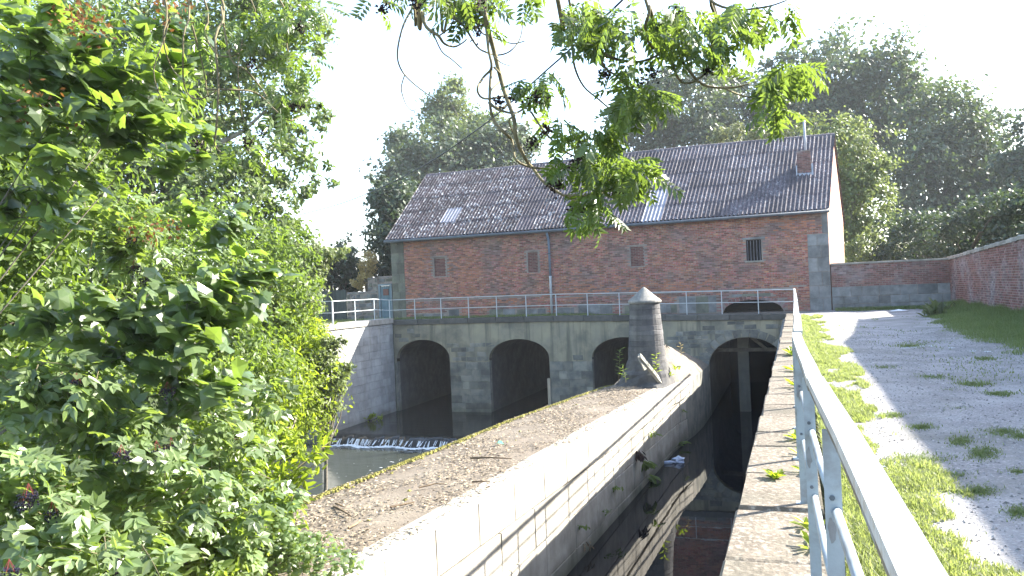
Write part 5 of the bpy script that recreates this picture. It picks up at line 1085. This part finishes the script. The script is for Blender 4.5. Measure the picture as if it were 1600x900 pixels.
for u, v, n, lab in ((1044, 588, 12, 'yellow green tuft beside the top of the broken beam'), (1056, 578, 12, 'grassy tuft on the sunny slope behind the broken beam'), (1035, 570, 10, 'small tuft at the sunny side of the turret foot')):
    weed('grass_tuft', lab, 'weed', at(u, v, 27.2), n, .22, 'leaf_yellow', rg, .9, .05, group='tufts on the mound')
weed('bank_plant', 'bright green plant at the foot of the wing wall by the water', 'plant', on_x(582, 654, -18.9), 40, .35, 'leaf_yellow', rg, .6, .22)
for u, v, n, s, lab in ((1458,488,26,.45,'tall pale weed at the end of the grassy bank'), (1490,470,20,.5,'dark nettles growing in the corner of the two brick walls'), (1475,482,20,.35,'clump of weeds between the nettles and the pale weed')):
    p = on_z(u, v+6, 0.); weed('tall_weed', lab, 'weed', p, n, s, 'leaf_mid' if 'dark' in lab else 'leaf_grey', rg, 1.6, .2, group='tall weeds by the brick walls')
# floating rubbish, paper, rocks -------------------------------------------------------------------
def blob(name, c, r, m, label, cat, sq=(1, 1, .6), parent=None, jit=.16, sd_=1, group=None):
    rg_ = np.random.default_rng(sd_); th = np.linspace(0, math.pi, 7); P = []
    ph = np.linspace(0, 2*math.pi, 11); J = 1+jit*rg_.normal(size=(7, 10)); J[0] = J[0, 0]; J[-1] = J[-1, 0]; J = np.concatenate([J, J[:, :1]], 1)
    P = np.stack([np.sin(th)[:, None]*np.cos(ph)[None]*sq[0], np.sin(th)[:, None]*np.sin(ph)[None]*sq[1], np.cos(th)[:, None]*np.ones_like(ph)[None]*sq[2]], -1)*J[..., None]*r+np.array(c)
    V, Fc = grid_mesh(P); return tag(link(name, raw_mesh(name, V, Fc, m, smooth=False), parent), label, cat, group)
p = on_z(1058, 722, ZW); blob('plastic_bag', (p[0]+.05, p[1], ZW+.06), .19, K['plastic'], 'crumpled white and blue plastic bag floating by the divider wall', 'bag', (1.1, .8, .6), sd_=3, jit=.22)
p = on_z(1046, 724, ZW); mb = MB(); mb.tube([(p[0]-.16, p[1]-.1, ZW+.03), (p[0]+.06, p[1], ZW+.04), (p[0]+.1, p[1]+.02, ZW+.04), (p[0]+.15, p[1]+.04, ZW+.04)], [.06, .06, .03, .025], 10); mb.build('plastic_bottle', K['plastic'], label='pale plastic bottle floating beside the crumpled bag', cat='bottle', smooth=True)
p = on_z(1405, 487, 0); mb = MB(); mb.add([(p[0]-.3, p[1]-.1, .03), (p[0]+.3, p[1]-.15, .05), (p[0]+.35, p[1]+.15, .02), (p[0], p[1]+.2, .09), (p[0]-.3, p[1]+.15, .04)], [(0,1,3),(1,2,3),(0,3,4)]); mb.build('paper_scrap', K['paper'], label='white scrap of paper lying on the path before the rear yard wall', cat='litter')
for i, (u, v) in enumerate(((1412,546),(1418,546),(1428,545),(1441,543),(1455,543),(1520,551),(1543,552),(1487,546),(1375,735))):
    p = on_z(u, v, 0); s = .05 if v < 600 else .035
    mb = MB()
    for q in range(5): a = 1.257*q; mb.add([(p[0], p[1], .02), (p[0]+s*math.cos(a-.4), p[1]+s*math.sin(a-.4), .035), (p[0]+s*1.3*math.cos(a), p[1]+s*1.3*math.sin(a), .03), (p[0]+s*math.cos(a+.4), p[1]+s*math.sin(a+.4), .035)], [(0,1,2,3)])
    mb.build('white_flower', K['paper'], label='small white flower head low on the gravel path' if i < 8 else 'single white flower in the sunny grass near the railing', cat='flower', group='white flowers on the path' if i < 8 else None)
for i, (u, v, d, r, lab) in enumerate(((515,778,19.5,.33,'wet dark boulder in the shallows beside the divider wall'), (486,786,19.8,.42,'flat wet boulder in the shallows nearest the sapling'), (470,800,19,.3,'low wet boulder half hidden behind the divider wall'), (500,800,18.6,.3,'rounded wet boulder close under the divider wall'))):
    p = on_z(u, v, ZR); blob('boulder', (p[0], p[1], ZR+.02), r, K['rock'], lab, 'boulder', (1.3, .9, .55), sd_=i+9, group='boulders in the river')
# thin haze volume added, mostly to stand in for veiling lens glare -----------------------------------------------------------------------------------
hz = bpy.data.materials.new('haze'); hz.use_nodes = True; nt = hz.node_tree; nt.nodes.remove(nt.nodes['Principled BSDF']); pv = nt.nodes.new('ShaderNodeVolumePrincipled'); pv.inputs['Density'].default_value = HAZE; pv.inputs['Color'].default_value = (.9, .95, 1, 1); nt.links.new(pv.outputs[0], nt.nodes['Material Output'].inputs['Volume'])
mb = MB(); mb.box((-910, -310, -8), (910, 1510, 75)); mb.build('haze', hz, kind='stuff', label='thin even haze added over the scene, mostly standing in for lens glare', cat='haze')
